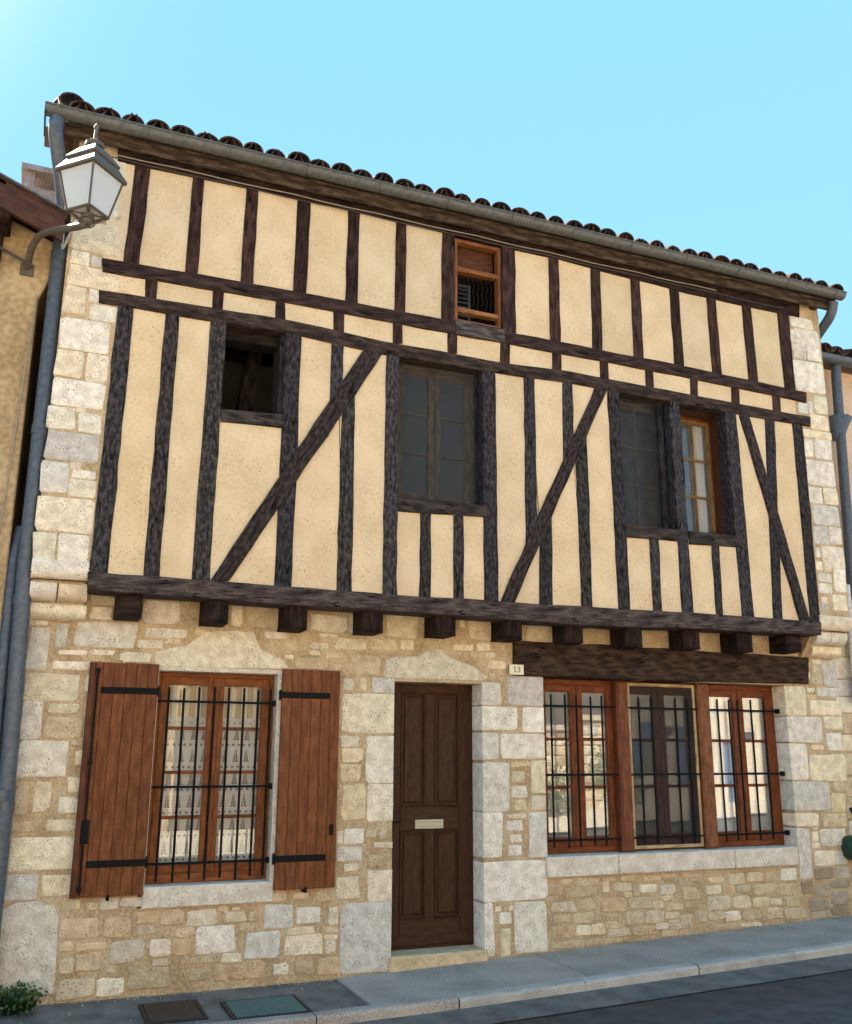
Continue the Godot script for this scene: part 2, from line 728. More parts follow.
# One stone of a wall: a rough rounded outline with a soft arris and a slightly uneven, domed face.
func stone(outline: PackedVector2Array, back: float, face: float, proud: float, arris: float, col: Color) -> ArrayMesh:
	var s := Shape.new()
	s.col = col
	var p := outline.duplicate()
	var k := p.size()
	var area := 0.0
	for i in k:
		area += p[i].cross(p[(i + 1) % k])
	if area < 0:
		p.reverse()
	var mid := Vector2.ZERO
	for q in p:
		mid += q / k
	var ro := []
	var rings := [[], [], [], []]
	var norms := [[], [], [], []]
	var dome := proud + absf(jit(0.004))
	for i in k:
		var e := (p[(i + 1) % k] - p[(i + k - 1) % k]).normalized()
		var o := Vector2(e.y, -e.x)
		ro.append(o)
		var o3 := Vector3(o.x, o.y, 0)
		var in1: Vector2 = p[i] - o * arris
		var in2: Vector2 = in1.lerp(mid, 0.4)
		rings[0].append(Vector3(p[i].x, p[i].y, back)); norms[0].append(o3)
		rings[1].append(Vector3(p[i].x, p[i].y, face + proud * 0.15)); norms[1].append((o3 + Vector3.BACK * 0.5).normalized())
		rings[2].append(Vector3(in1.x, in1.y, face + proud + jit(0.0015))); norms[2].append((o3 * 0.14 + Vector3.BACK).normalized())
		rings[3].append(Vector3(in2.x, in2.y, face + dome + jit(0.003))); norms[3].append((o3 * jit(0.08) + Vector3(jit(0.05), jit(0.05), 1)).normalized())
	for r in 3:
		for i in k:
			var j := (i + 1) % k
			s.tri(rings[r][i], rings[r][j], rings[r + 1][j], norms[r][i], norms[r][j], norms[r + 1][j])
			s.tri(rings[r][i], rings[r + 1][j], rings[r + 1][i], norms[r][i], norms[r + 1][j], norms[r + 1][i])
	var mid3 := Vector3(mid.x, mid.y, face + dome)
	for i in k:
		var j := (i + 1) % k
		s.tri(mid3, rings[3][i], rings[3][j], Vector3.BACK, norms[3][i], norms[3][j])
	return s.done()

func stone_outline(x0: float, y0: float, x1: float, y1: float, power: float, rough: float) -> PackedVector2Array:
	var p := PackedVector2Array()
	var a := (x1 - x0) / 2 + 0.002
	var b := (y1 - y0) / 2 + 0.002
	var k := clampi(int((a + b) / 0.025), 12, 22)
	var seed_ := rng.randf() * 700.0
	var skew := jit(0.05)
	for i in k:
		var th := TAU * (i + 0.5 + jit(0.2)) / k
		var cx := signf(cos(th)) * pow(absf(cos(th)), 2.0 / power) * a
		var cy := signf(sin(th)) * pow(absf(sin(th)), 2.0 / power) * b
		var w := 1.0 + wob.get_noise_2d(seed_ + cos(th) * 190.0, sin(th) * 190.0) * rough
		p.append(Vector2((x0 + x1) / 2 + (cx + cy * skew) * w + jit(0.0045), (y0 + y1) / 2 + cy * w + jit(0.0045)))
	return p

# ---------------------------------------------------------------- computed textures
func grey(size_x: int, size_y: int, sd: int, freq: float, oct := 4, kind := FastNoiseLite.TYPE_SIMPLEX_SMOOTH, fractal := FastNoiseLite.FRACTAL_FBM) -> Image:
	var f := FastNoiseLite.new()
	f.seed = sd
	f.noise_type = kind
	f.frequency = freq
	f.fractal_type = fractal
	f.fractal_octaves = oct
	f.cellular_return_type = FastNoiseLite.RETURN_DISTANCE
	var im := f.get_seamless_image(size_x, size_y)
	im.convert(Image.FORMAT_L8)
	return im

func stretched(w: int, h: int, by: int, sd: int, freq: float, oct := 4, fractal := FastNoiseLite.FRACTAL_FBM) -> Image:
	var im := grey(w / by, h, sd, freq, oct, FastNoiseLite.TYPE_SIMPLEX_SMOOTH, fractal)
	im.resize(w, h, Image.INTERPOLATE_CUBIC)
	return im

# Keep pits only where a second, broader noise is low, so that they come in loose groups.
func sparse_spots(size: int, spots: Image, where: Image) -> Image:
	var a := spots.get_data()
	var b := where.get_data()
	for i in size * size:
		a[i] = clampi(a[i] + maxi(0, int(b[i]) - 92) / 2, 0, 255)
	return Image.create_from_data(size, size, false, Image.FORMAT_L8, a)

# Hairline cracks along the crests of a ridged noise, broken off where a second noise is high.
func cracks_over(size: int, spots: Image, veins: Image, where: Image) -> Image:
	var a := spots.get_data()
	var v := veins.get_data()
	var b := where.get_data()
	for i in size * size:
		a[i] = mini(a[i], clampi((255 - int(v[i])) * 4 + maxi(0, int(b[i]) - 120) * 2, 0, 255))
	return Image.create_from_data(size, size, false, Image.FORMAT_L8, a)

func tex(im: Image) -> ImageTexture:
	return ImageTexture.create_from_image(im)

# Colour and relief from layers: each pixel lies between two tones by a coarse and a fine noise; spots darken and sink.
func blend_maps(w: int, h: int, coarse: Image, fine: Image, spots: Image, cut: float, soft: float, tone_a: Color, tone_b: Color, spot_tone: Color, fine_share: float, spot_depth: float) -> Array:
	var ca := coarse.get_data()
	var fa := fine.get_data()
	var sa := spots.get_data()
	var rgb := PackedByteArray()
	rgb.resize(w * h * 3)
	var hi := PackedByteArray()
	hi.resize(w * h)
	for i in w * h:
		var x := ca[i] / 255.0
		var y := fa[i] / 255.0
		var z := clampf((cut - sa[i] / 255.0) / soft, 0.0, 1.0)
		var m := clampf((x - 0.5) * 1.5 + 0.5, 0.0, 1.0)
		var l := 1.0 + (y - 0.5) * 2.0 * fine_share
		var r := lerpf(lerpf(tone_a.r, tone_b.r, m) * l, spot_tone.r, z)
		var g := lerpf(lerpf(tone_a.g, tone_b.g, m) * l, spot_tone.g, z)
		var b := lerpf(lerpf(tone_a.b, tone_b.b, m) * l, spot_tone.b, z)
		rgb[i * 3] = clampi(int(r * 255.0), 0, 255)
		rgb[i * 3 + 1] = clampi(int(g * 255.0), 0, 255)
		rgb[i * 3 + 2] = clampi(int(b * 255.0), 0, 255)
		hi[i] = clampi(int((0.35 * x + 0.45 * y + 0.2 - spot_depth * z) * 255.0), 0, 255)
	return [tex(Image.create_from_data(w, h, false, Image.FORMAT_RGB8, rgb)), tex(Image.create_from_data(w, h, false, Image.FORMAT_L8, hi))]

func material(called: String, maps: Array, color: Color, rough: float, scale: float, relief := 0.0, metal := 0.0, triplanar := true) -> StandardMaterial3D:
	var m := StandardMaterial3D.new()
	m.resource_name = called
	m.albedo_color = color.linear_to_srgb()
	m.vertex_color_use_as_albedo = true
	m.roughness = rough
	m.metallic = metal
	if maps.size() > 0:
		m.albedo_texture = maps[0]
		if relief > 0.0:
			m.heightmap_enabled = true
			m.heightmap_texture = maps[1]
			m.heightmap_scale = relief
		if triplanar:
			m.uv1_triplanar = true
			m.uv1_world_triplanar = true
			m.uv1_triplanar_sharpness = 6.0
		m.uv1_scale = Vector3(scale, scale, scale)
	mats[called] = m
	return m

func make_materials() -> void:
	var S := 512
	var cell := FastNoiseLite.TYPE_CELLULAR
	var none := FastNoiseLite.FRACTAL_NONE
	var flat := Image.create(S, S, false, Image.FORMAT_L8)
	flat.fill(Color.WHITE)
	var coarse := grey(S, S, 11, 0.008, 5)
	var fine := grey(S, S, 12, 0.09, 4)
	var blot := grey(S, S, 13, 0.02, 4)
	var pits := grey(S, S, 14, 0.075, 1, cell, none)
	var pits2 := grey(S, S, 15, 0.03, 2, cell, FastNoiseLite.FRACTAL_FBM)
	var sparse := sparse_spots(S, pits, grey(S, S, 16, 0.012, 3))
	var limestone := blend_maps(S, S, blot, fine, sparse, 0.105, 0.04, Color(0.87, 0.85, 0.83), Color(1.0, 1.0, 0.99), Color(0.3, 0.27, 0.25), 0.085, 0.6)
	material("stone", limestone, Color(1, 1, 1), 0.92, 0.85, 0.9)
	var mortar := blend_maps(S, S, coarse, fine, pits2, 0.05, 0.05, Color(0.85, 0.82, 0.77), Color(1.0, 0.99, 0.98), Color(0.7, 0.63, 0.54), 0.17, 0.3)
	material("mortar", mortar, Color(0.53, 0.41, 0.265), 0.95, 0.7, 1.0)
	var veins := grey(S, S, 17, 0.007, 3, FastNoiseLite.TYPE_SIMPLEX_SMOOTH, FastNoiseLite.FRACTAL_RIDGED)
	var cracked := cracks_over(S, sparse, veins, blot)
	var render_maps := blend_maps(S, S, coarse, fine, cracked, 0.08, 0.04, Color(0.94, 0.925, 0.9), Color(1.0, 1.0, 1.0), Color(0.55, 0.43, 0.32), 0.045, 0.4)
	material("plaster", render_maps, Color(0.7, 0.55, 0.365), 0.93, 0.55, 0.35)
	material("ochre_plaster", mortar, Color(0.46, 0.345, 0.205), 0.95, 0.35, 0.9)
	material("pink_plaster", render_maps, Color(0.62, 0.47, 0.36), 0.95, 0.45, 0.5)
	material("dressed_stone", limestone, Color(0.74, 0.68, 0.58), 0.9, 0.6, 0.5)
	# wood: streaks along u
	var W := 1024
	var streak := stretched(W, S, 8, 21, 0.035, 5)
	var fibre := stretched(W, S, 8, 22, 0.3, 3)
	var split := stretched(W, S, 16, 23, 0.022, 2, FastNoiseLite.FRACTAL_RIDGED)
	split.adjust_bcs(1.0, 1.0, 1.0)
	var inv := split.get_data()
	for i in inv.size():
		inv[i] = 255 - inv[i]
	split = Image.create_from_data(W, S, false, Image.FORMAT_L8, inv)
	var knots := stretched(W, S, 4, 24, 0.06, 5)
	var old_wood := blend_maps(W, S, streak, fibre, split, 0.15, 0.09, Color(0.52, 0.5, 0.5), Color(1.0, 0.97, 0.95), Color(0.16, 0.13, 0.12), 0.26, 0.6)
	material("timber", old_wood, Color(1, 1, 1), 0.85, 0.9, 1.2, 0.0, false)
	mats["timber"].metallic_specular = 0.3
	var mottle := blend_maps(W, S, knots, fibre, split, 0.17, 0.09, Color(0.38, 0.38, 0.4), Color(1.0, 0.98, 0.97), Color(0.12, 0.11, 0.11), 0.4, 0.6)
	material("mottled_timber", mottle, Color(1, 1, 1), 0.85, 0.8, 1.2, 0.0, false)
	mats["mottled_timber"].metallic_specular = 0.35
	var sound := blend_maps(W, S, streak, fibre, split, 0.03, 0.04, Color(0.74, 0.7, 0.66), Color(1.0, 0.98, 0.96), Color(0.5, 0.45, 0.42), 0.16, 0.2)
	material("stained_wood", sound, Color(1, 1, 1), 0.62, 1.1, 0.25, 0.0, false)
	mats["stained_wood"].metallic_specular = 0.35
	material("door_wood", sound, Color(0.062, 0.027, 0.0135), 0.6, 1.3, 0.1, 0.0, false)
	mats["door_wood"].metallic_specular = 0.3
	# metals, clay, street
	var dull := blend_maps(S, S, blot, fine, flat, 0.0, 1.0, Color(0.78, 0.79, 0.8), Color(1, 1, 1), Color.WHITE, 0.1, 0.0)
	material("zinc", dull, Color(0.125, 0.13, 0.128), 0.55, 1.5, 0.06, 0.2)
	material("grey_pipe", dull, Color(0.085, 0.11, 0.145), 0.45, 1.5, 0.04, 0.1)
	material("slate_sheet", dull, Color(0.07, 0.08, 0.1), 0.6, 1.5, 0.04)
	material("iron", dull, Color(0.01, 0.01, 0.01), 0.75, 3.0, 0.1, 0.0)
	mats["iron"].metallic_specular = 0.25
	material("lantern_metal", dull, Color(0.125, 0.1, 0.075), 0.6, 2.0, 0.03, 0.1)
	var lichen := blend_maps(S, S, blot, fine, pits2, 0.16, 0.08, Color(0.42, 0.34, 0.31), Color(1.0, 0.92, 0.86), Color(0.9, 0.92, 0.86), 0.3, -0.1)
	material("clay_tile", lichen, Color(0.108, 0.088, 0.082), 0.92, 1.3, 0.8)
	var grit := grey(S, S, 31, 0.25, 2)
	var chips := grey(S, S, 32, 0.14, 1, cell, none)
	var tar := blend_maps(S, S, coarse, grit, chips, 0.1, 0.1, Color(0.7, 0.7, 0.71), Color(1.0, 1.0, 1.0), Color(0.99, 0.97, 0.93), 0.55, -0.25)
	material("asphalt", tar, Color(0.075, 0.07, 0.066), 0.88, 0.9, 1.2)
	material("pale_asphalt", tar, Color(0.085, 0.086, 0.09), 0.9, 1.1, 0.7)
	material("worn_asphalt", tar, Color(0.2, 0.185, 0.17), 0.88, 0.8, 0.7)
	var cement := blend_maps(S, S, coarse, grit, pits2, 0.06, 0.04, Color(0.84, 0.84, 0.84), Color(1.0, 1.0, 1.0), Color(0.5, 0.49, 0.47), 0.3, 0.3)
	material("concrete", cement, Color(0.42, 0.375, 0.325), 0.9, 0.45, 0.5)
	material("kerb_stone", cement, Color(0.5, 0.48, 0.44), 0.9, 0.8, 0.8)
	material("cast_iron", dull, Color(0.06, 0.042, 0.038), 0.6, 2.0, 0.3, 0.3)
	material("green_cover", dull, Color(0.06, 0.165, 0.155), 0.6, 2.0, 0.15)
	material("green_enamel", dull, Color(0.004, 0.045, 0.022), 0.4, 2.0, 0.03)
	material("white_paint", dull, Color(0.7, 0.7, 0.68), 0.6, 2.0, 0.03)
	material("blue_paint", dull, Color(0.12, 0.2, 0.4), 0.55, 2.0, 0.03)
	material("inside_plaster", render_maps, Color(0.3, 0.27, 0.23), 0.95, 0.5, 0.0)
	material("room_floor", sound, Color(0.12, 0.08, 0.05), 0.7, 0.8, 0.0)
	material("cable", [], Color(0.05, 0.04, 0.035), 0.6, 1.0)
	material("pale_cable", [], Color(0.3, 0.26, 0.2), 0.6, 1.0)
	material("enamel", [], Color(0.72, 0.67, 0.5), 0.35, 1.0)
	material("black_paint", [], Color(0.02, 0.02, 0.02), 0.5, 1.0)
	material("brass", [], Color(0.52, 0.5, 0.43), 0.4, 1.0, 0.0, 0.2)
	material("leaf_litter", [], Color(1, 1, 1), 0.95, 1.0)
	var leafy := material("leaf", [], Color(1, 1, 1), 0.6, 1.0)
	leafy.backlight_enabled = true
	leafy.backlight = Color(0.5, 0.6, 0.3)
	leafy.cull_mode = BaseMaterial3D.CULL_DISABLED
	var glass := material("glass", [], Color(1, 1, 1, 1), 0.0, 1.0)
	glass.vertex_color_use_as_albedo = false
	glass.transparency = BaseMaterial3D.TRANSPARENCY_ALPHA
	glass.albedo_color = Color(0.96, 0.98, 0.97, 0.05)
	var milk := material("opal_glass", [], Color(0.6, 0.63, 0.66), 0.25, 1.0)
	milk.backlight_enabled = true
	milk.backlight = Color(0.7, 0.7, 0.7)
	var screen := material("fly_screen", [], Color(0.06, 0.06, 0.06), 0.9, 1.0)
	screen.vertex_color_use_as_albedo = false
	screen.transparency = BaseMaterial3D.TRANSPARENCY_ALPHA
	screen.albedo_color = Color(Color(0.035, 0.036, 0.038).linear_to_srgb(), 0.6)
	screen.specular_mode = BaseMaterial3D.SPECULAR_DISABLED
	var lace := material("lace", [], Color(0.7, 0.68, 0.62), 0.95, 1.0)
	lace.albedo_texture = tex(lace_image())
	lace.transparency = BaseMaterial3D.TRANSPARENCY_ALPHA
	lace.uv1_scale = Vector3(1, 1, 1)
	lace.cull_mode = BaseMaterial3D.CULL_DISABLED
	var cloth := material("curtain_cloth", [], Color(1, 1, 1), 0.95, 1.0)
	cloth.backlight_enabled = true
	cloth.backlight = Color(0.3, 0.3, 0.28)

# White thread on open net: bands of small fir-tree motifs between bands of close net.
func lace_image() -> Image:
	var w := 128
	var h := 256
	var im := Image.create(w, h, false, Image.FORMAT_RGBA8)
	for y in h:
		for x in w:
			var a := 0.95 if (x % 8) < 3 or (y % 8) < 3 else 0.62
			var u := absf(float(x) - 64.0)
			if y < 150:
				var f := float(y) / 150.0
				var tier := fmod(f * 4.0, 1.0)
				var reach := 8.0 + 34.0 * f * (0.45 + 0.55 * tier)
				if u < reach:
					a = 0.1 if u > 3.0 else 0.8
				elif u < reach + 7.0:
					a = 0.95
			elif y < 162 or y > 246:
				a = 0.95
			elif y > 176 and y < 232:
				var ring := Vector2(float(x % 64) - 32.0, float(y - 204)).length()
				a = 0.92 if ring > 17.0 and ring < 26.0 else (0.12 if ring <= 17.0 else a)
			im.set_pixel(x, y, Color(1, 1, 1, a))
	return im

# ---------------------------------------------------------------- windows
# A frame of four members; the outer edge is x0..x1, y0..y1.
func frame(x0: float, y0: float, x1: float, y1: float, w: float, back: float, front: float, col: Color, w_bottom := -1.0) -> Shape:
	if w_bottom < 0:
		w_bottom = w
	var s := board(x0, y0, x0 + w, y1, back, front, 0.005, col)
	board(x1 - w, y0, x1, y1, back, front, 0.005, col, s)
	board(x0 + w, y1 - w, x1 - w, y1, back, front - 0.001, 0.005, col, s)
	board(x0 + w, y0, x1 - w, y0 + w_bottom, back, front - 0.001, 0.005, col, s)
	return s

# One sash with its glazing bars and panes.
func sash(win: Node3D, x0: float, y0: float, x1: float, y1: float, z: float, stile: float, cols: int, rows: int, bar: float, wood: String, col: Color, w_bottom := -1.0, double := false) -> void:
	piece(win, "sash", frame(x0, y0, x1, y1, stile, z - 0.045, z, col, w_bottom).done(), wood)
	var ix0 := x0 + stile
	var ix1 := x1 - stile
	var iy0 := y0 + (stile if w_bottom < 0 else w_bottom)
	var iy1 := y1 - stile
	for r in range(1, rows):
		var y := lerpf(iy0, iy1, float(r) / rows)
		piece(win, "glazing_bar", board(ix0, y - bar / 2, ix1, y + bar / 2, z - 0.035, z - 0.006, 0.004, col).done(), wood)
	for c in range(1, cols):
		var x := lerpf(ix0, ix1, float(c) / cols)
		piece(win, "glazing_bar", board(x - bar / 2, iy0, x + bar / 2, iy1, z - 0.034, z - 0.008, 0.004, col).done(), wood)
	for r in rows:
		for c in cols:
			var a := lerpf(ix0, ix1, float(c) / cols)
			var b := lerpf(ix0, ix1, float(c + 1) / cols)
			var d := lerpf(iy0, iy1, float(r) / rows)
			var e := lerpf(iy0, iy1, float(r + 1) / rows)
			# old panes never lie quite in one plane
			var t1 := jit(0.0012)
			var t2 := jit(0.0012)
			var s := Shape.new()
			for zz in ([z - 0.02, z - 0.024, z - 0.032, z - 0.036] if double else [z - 0.022, z - 0.026]):
				var nn := Vector3(-t1 / (b - a) * 2, -t2 / (e - d) * 2, 1).normalized() * (-1.0 if is_equal_approx(zz, z - 0.026) or is_equal_approx(zz, z - 0.024) or is_equal_approx(zz, z - 0.036) else 1.0)
				s.quad(Vector3(a, d, zz - t1 - t2), Vector3(b, d, zz + t1 - t2), Vector3(b, e, zz + t1 + t2), Vector3(a, e, zz - t1 + t2), nn)
			piece(win, "pane", s.done(), "glass")

func curtain(called: String, label: String, x0: float, y0: float, x1: float, y1: float, z: float, folds: float, deep: float, mat: String, stripes: Array, group := "") -> Node3D:
	var s := Shape.new()
	var k := maxi(16, int(folds * 12))
	for i in k:
		var a := float(i) / k
		var b := float(i + 1) / k
		var za := z + sin(a * TAU * folds) * deep + sin(a * 17.0) * deep * 0.4
		var zb := z + sin(b * TAU * folds) * deep + sin(b * 17.0) * deep * 0.4
		var xa := lerpf(x0, x1, a)
		var xb := lerpf(x0, x1, b)
		s.col = stripes[int(a * folds * 2.0) % stripes.size()]
		var nn := Vector3(-(zb - za), 0, xb - xa).normalized()
		var sc := 1.0 / 0.085
		s.quad(Vector3(xa, y0, za), Vector3(xb, y0, zb), Vector3(xb, y1, zb), Vector3(xa, y1, za), nn, Vector2(xa * sc, -y0 * sc / 2), Vector2(xb * sc, -y0 * sc / 2), Vector2(xb * sc, -y1 * sc / 2), Vector2(xa * sc, -y1 * sc / 2))
	var o := piece(self, unique(called), s.done(), mat)
	o.set_meta("label", label)
	o.set_meta("category", "curtain")
	if group != "":
		o.set_meta("group", group)
	return o

func grille(house: Node3D, xs: Array, y0: float, y1: float, bars: Array, x0: float, x1: float, z: float, label: String, anchors: Array) -> void:
	var g := sub(house, "window_grille", label)
	for x in xs:
		piece(g, "bar", tube([Vector3(x + jit(0.003), y0 + jit(0.01), z), Vector3(x + jit(0.003), y1 + jit(0.01), z)], 0.0095, 8).done(), "iron")
	for y in bars:
		piece(g, "crossbar", block(Vector3(x0, y - 0.009, z - 0.014), Vector3(x1, y + 0.009, z - 0.004)).done(), "iron")
		for e in anchors:
			piece(g, "anchor", block(Vector3(e - 0.018, y - 0.022, z - 0.03), Vector3(e + 0.018, y + 0.022, z + 0.012)).done(), "iron")

# ---------------------------------------------------------------- the place
func _ready() -> void:
	rng.seed = 1313
	wob.seed = 7
	wob.frequency = 0.02
	# camera
	var cam := Camera3D.new()
	cam.name = "camera"
	cam.position = Vector3(0, 1.7, 7.6)
	cam.rotation_degrees = Vector3(14.142, -22.371, 0.274)
	cam.fov = 56.86
	cam.near = 0.1
	cam.far = 400.0
	add_child(cam)
	cam.current = true
	# sky and exposure
	var sky_mat := ProceduralSkyMaterial.new()
	sky_mat.sky_top_color = Color(0.052, 0.123, 0.198).linear_to_srgb()
	sky_mat.sky_horizon_color = Color(0.085, 0.148, 0.2).linear_to_srgb()
	sky_mat.sky_curve = 0.25
	sky_mat.ground_bottom_color = Color(0.12, 0.11, 0.1).linear_to_srgb()
	sky_mat.ground_horizon_color = Color(0.3, 0.3, 0.28).linear_to_srgb()
	sky_mat.sun_angle_max = 90.0
	sky_mat.sun_curve = 0.086
	var sky := Sky.new()
	sky.sky_material = sky_mat
	var env := Environment.new()
	env.background_mode = Environment.BG_SKY
	env.sky = sky
	env.tonemap_mode = Environment.TONE_MAPPER_LINEAR
	env.tonemap_exposure = 6.5
	env.sdfgi_enabled = true
	env.ssao_enabled = true
	env.ssil_enabled = true
	var world := WorldEnvironment.new()
	world.name = "world_environment"
	world.environment = env
	add_child(world)
	# the sun stands behind the house, up to the left: the whole street front is in shade, the far side of the street is sunlit
	var sun := DirectionalLight3D.new()
	sun.name = "sun"
	var az := deg_to_rad(-35.0)
	var el := deg_to_rad(44.0)
	var to_sun := Vector3(sin(az) * cos(el), sin(el), -cos(az) * cos(el))
	sun.basis = Basis.looking_at(-to_sun)
	sun.light_energy = 1.6
	sun.light_angular_distance = 0.5
	sun.light_color = Color(1.0, 0.95, 0.86)
	sun.shadow_enabled = true
	add_child(sun)
	make_materials()
	street()
	house()
	west_neighbour()
	east_neighbour()
	across_the_street()
	street_lantern()
	small_things()

func ground_at(x: float) -> float:
	return 0.0305 * clampf(x - 2.4, 0.0, 12.0) - 0.012 * clampf(-x, 0.0, 10.0)

# A strip of ground that follows the rise of the street.
func strip(x0: float, x1: float, z0: float, z1: float, drop: float, fall: float, sx: float, sz: float, amp := 0.0) -> ArrayMesh:
	var s := Shape.new()
	var nx := maxi(1, int((x1 - x0) / sx))
	var nz := maxi(1, int((z1 - z0) / sz))
	var at := func(i: int, j: int) -> Vector3:
		var x := lerpf(x0, x1, float(i) / nx)
		var z := lerpf(z0, z1, float(j) / nz)
		return Vector3(x, ground_at(x) - drop - fall * (z - z0) + wob.get_noise_2d(x * 40.0, z * 40.0) * amp, z)
	for i in nx:
		for j in nz:
			var a: Vector3 = at.call(i, j)
			var b: Vector3 = at.call(i + 1, j)
			var c: Vector3 = at.call(i + 1, j + 1)
			var d: Vector3 = at.call(i, j + 1)
			s.quad(a, b, c, d, (d - a).cross(b - a).normalized())
	return s.done()

# A solid bar that follows the rise of the street.
func kerb_bar(x0: float, x1: float, z0: float, z1: float, drop: float, height: float, bevel: float) -> ArrayMesh:
	var s := Shape.new()
	s.col = tint(Color(1, 1, 1), 0.12)
	var ya := ground_at(x0) - drop
	var yb := ground_at(x1) - drop
	var prof := [Vector2(z0, -height), Vector2(z0, 0), Vector2(z1 - bevel, 0), Vector2(z1 - bevel * 0.3, -bevel * 0.35), Vector2(z1, -bevel), Vector2(z1, -height)]
	for i in prof.size() - 1:
		var p: Vector2 = prof[i]
		var q: Vector2 = prof[i + 1]
		var nn := Vector3(0, q.x - p.x, -(q.y - p.y)).normalized()
		s.quad(Vector3(x0, ya + p.y, p.x), Vector3(x1, yb + p.y, p.x), Vector3(x1, yb + q.y, q.x), Vector3(x0, ya + q.y, q.x), nn)
	for e in [[x0, ya, Vector3.LEFT], [x1, yb, Vector3.RIGHT]]:
		s.quad(Vector3(e[0], e[1] - height, z0), Vector3(e[0], e[1], z0), Vector3(e[0], e[1], z1 - bevel), Vector3(e[0], e[1] - height, z1), e[2])
	return s.done()

func street() -> void:
	setting("ground", strip(-120, 120, -120, 120, 0.42, 0.0, 12.0, 20.0), "ochre_plaster")
	setting("road", strip(-40, 40, 1.3, 8.6, 0.088, -0.006, 0.8, 0.6, 0.006), "asphalt")
	var pale_area := strip(3.9, 5.6, 1.9, 3.6, 0.08, -0.006, 0.85, 0.6, 0.006)  # area of road slightly paler than the asphalt around it
	setting("pale_road_area", pale_area, "pale_asphalt")
	setting("channel", strip(-12, 16, 0.98, 1.37, 0.07, 0.024, 0.7, 0.1, 0.003), "worn_asphalt")
	var walk := Node3D.new()
	walk.name = "pavement"
	add_child(walk)
	walk.set_meta("kind", "structure")
	piece(walk, "tarmac", strip(-12, 2.38, -0.1, 0.875, 0.012, 0.012, 0.5, 0.35, 0.012), "worn_asphalt")
	var cuts := [2.385, 4.13, 7.9, 10.4, 12.9, 16.0]
	for i in cuts.size() - 1:
		piece(walk, "paving_slab", kerb_bar(cuts[i] + 0.006, cuts[i + 1] - 0.006, -0.1, 0.87, 0.004, 0.12, 0.01), "concrete")
	var kerb := Node3D.new()
	kerb.name = "kerb"
	add_child(kerb)
	kerb.set_meta("kind", "structure")
	var x := -8.0
	while x < 14.0:
		var l := 1.0 + jit(0.04)
		piece(kerb, "kerb_stone", kerb_bar(x, x + l - 0.008, 0.878, 0.985 + jit(0.004), 0.002 + absf(jit(0.004)), 0.2, 0.022), "kerb_stone" if x > 2.9 else "concrete")
		x += l
	# the other side
	setting("pavement_beyond", strip(-40, 40, 8.6, 12.8, -0.02, -0.01, 2.0, 1.0), "dressed_stone")

# Front of a wall as a sheet of small uneven cells with openings, and the reveals of those openings.
func pierced(x0: float, x1: float, y0: float, y1: float, holes: Array, face: float, reveal: float, amp: float, cell := 0.09) -> ArrayMesh:
	var s := Shape.new()
	var xs := [x0, x1]
	var ys := [y0, y1]
	for h: Rect2 in holes:
		xs.append_array([h.position.x, h.end.x])
		ys.append_array([h.position.y, h.end.y])
	xs = fill_steps(xs, cell)
	ys = fill_steps(ys, cell)
	var z := func(x: float, y: float) -> float:
		return face + (wob.get_noise_2d(x * 120.0, y * 120.0) * 0.6 + wob.get_noise_2d(x * 420.0, y * 420.0 + 90.0) * 0.5) * amp
	var nrm := func(x: float, y: float) -> Vector3:
		return Vector3(z.call(x - 0.02, y) - z.call(x + 0.02, y), z.call(x, y - 0.02) - z.call(x, y + 0.02), 0.04).normalized()
	for i in xs.size() - 1:
		for j in ys.size() - 1:
			var mid := Vector2((xs[i] + xs[i + 1]) / 2, (ys[j] + ys[j + 1]) / 2)
			var inside := false
			for h: Rect2 in holes:
				if h.has_point(mid):
					inside = true
			if inside:
				continue
			var p := [Vector2(xs[i], ys[j]), Vector2(xs[i + 1], ys[j]), Vector2(xs[i + 1], ys[j + 1]), Vector2(xs[i], ys[j + 1])]
			var v := []
			var nn := []
			for q: Vector2 in p:
				v.append(Vector3(q.x, q.y, z.call(q.x, q.y)))
				nn.append(nrm.call(q.x, q.y))
			s.tri(v[0], v[1], v[2], nn[0], nn[1], nn[2])
			s.tri(v[0], v[2], v[3], nn[0], nn[2], nn[3])
	for h: Rect2 in holes:
		var a := h.position
		var b := h.end
		var f := face - 0.004
		var r := reveal
		s.quad(Vector3(a.x, a.y, f), Vector3(a.x, b.y, f), Vector3(a.x, b.y, r), Vector3(a.x, a.y, r), Vector3.RIGHT)
		s.quad(Vector3(b.x, a.y, f), Vector3(b.x, b.y, f), Vector3(b.x, b.y, r), Vector3(b.x, a.y, r), Vector3.LEFT)
		s.quad(Vector3(a.x, b.y, f), Vector3(b.x, b.y, f), Vector3(b.x, b.y, r), Vector3(a.x, b.y, r), Vector3.DOWN)
		s.quad(Vector3(a.x, a.y, f), Vector3(b.x, a.y, f), Vector3(b.x, a.y, r), Vector3(a.x, a.y, r), Vector3.UP)
	return s.done()

func fill_steps(list: Array, cell: float) -> Array:
	list.sort()
	var out := [list[0]]
	for i in range(1, list.size()):
		var gap: float = list[i] - out[-1]
		if gap < 0.0005:
			continue
		var k := maxi(1, int(round(gap / cell)))
		var from: float = out[-1]
		for m in k:
			out.append(from + gap * (m + 1) / k)
	return out

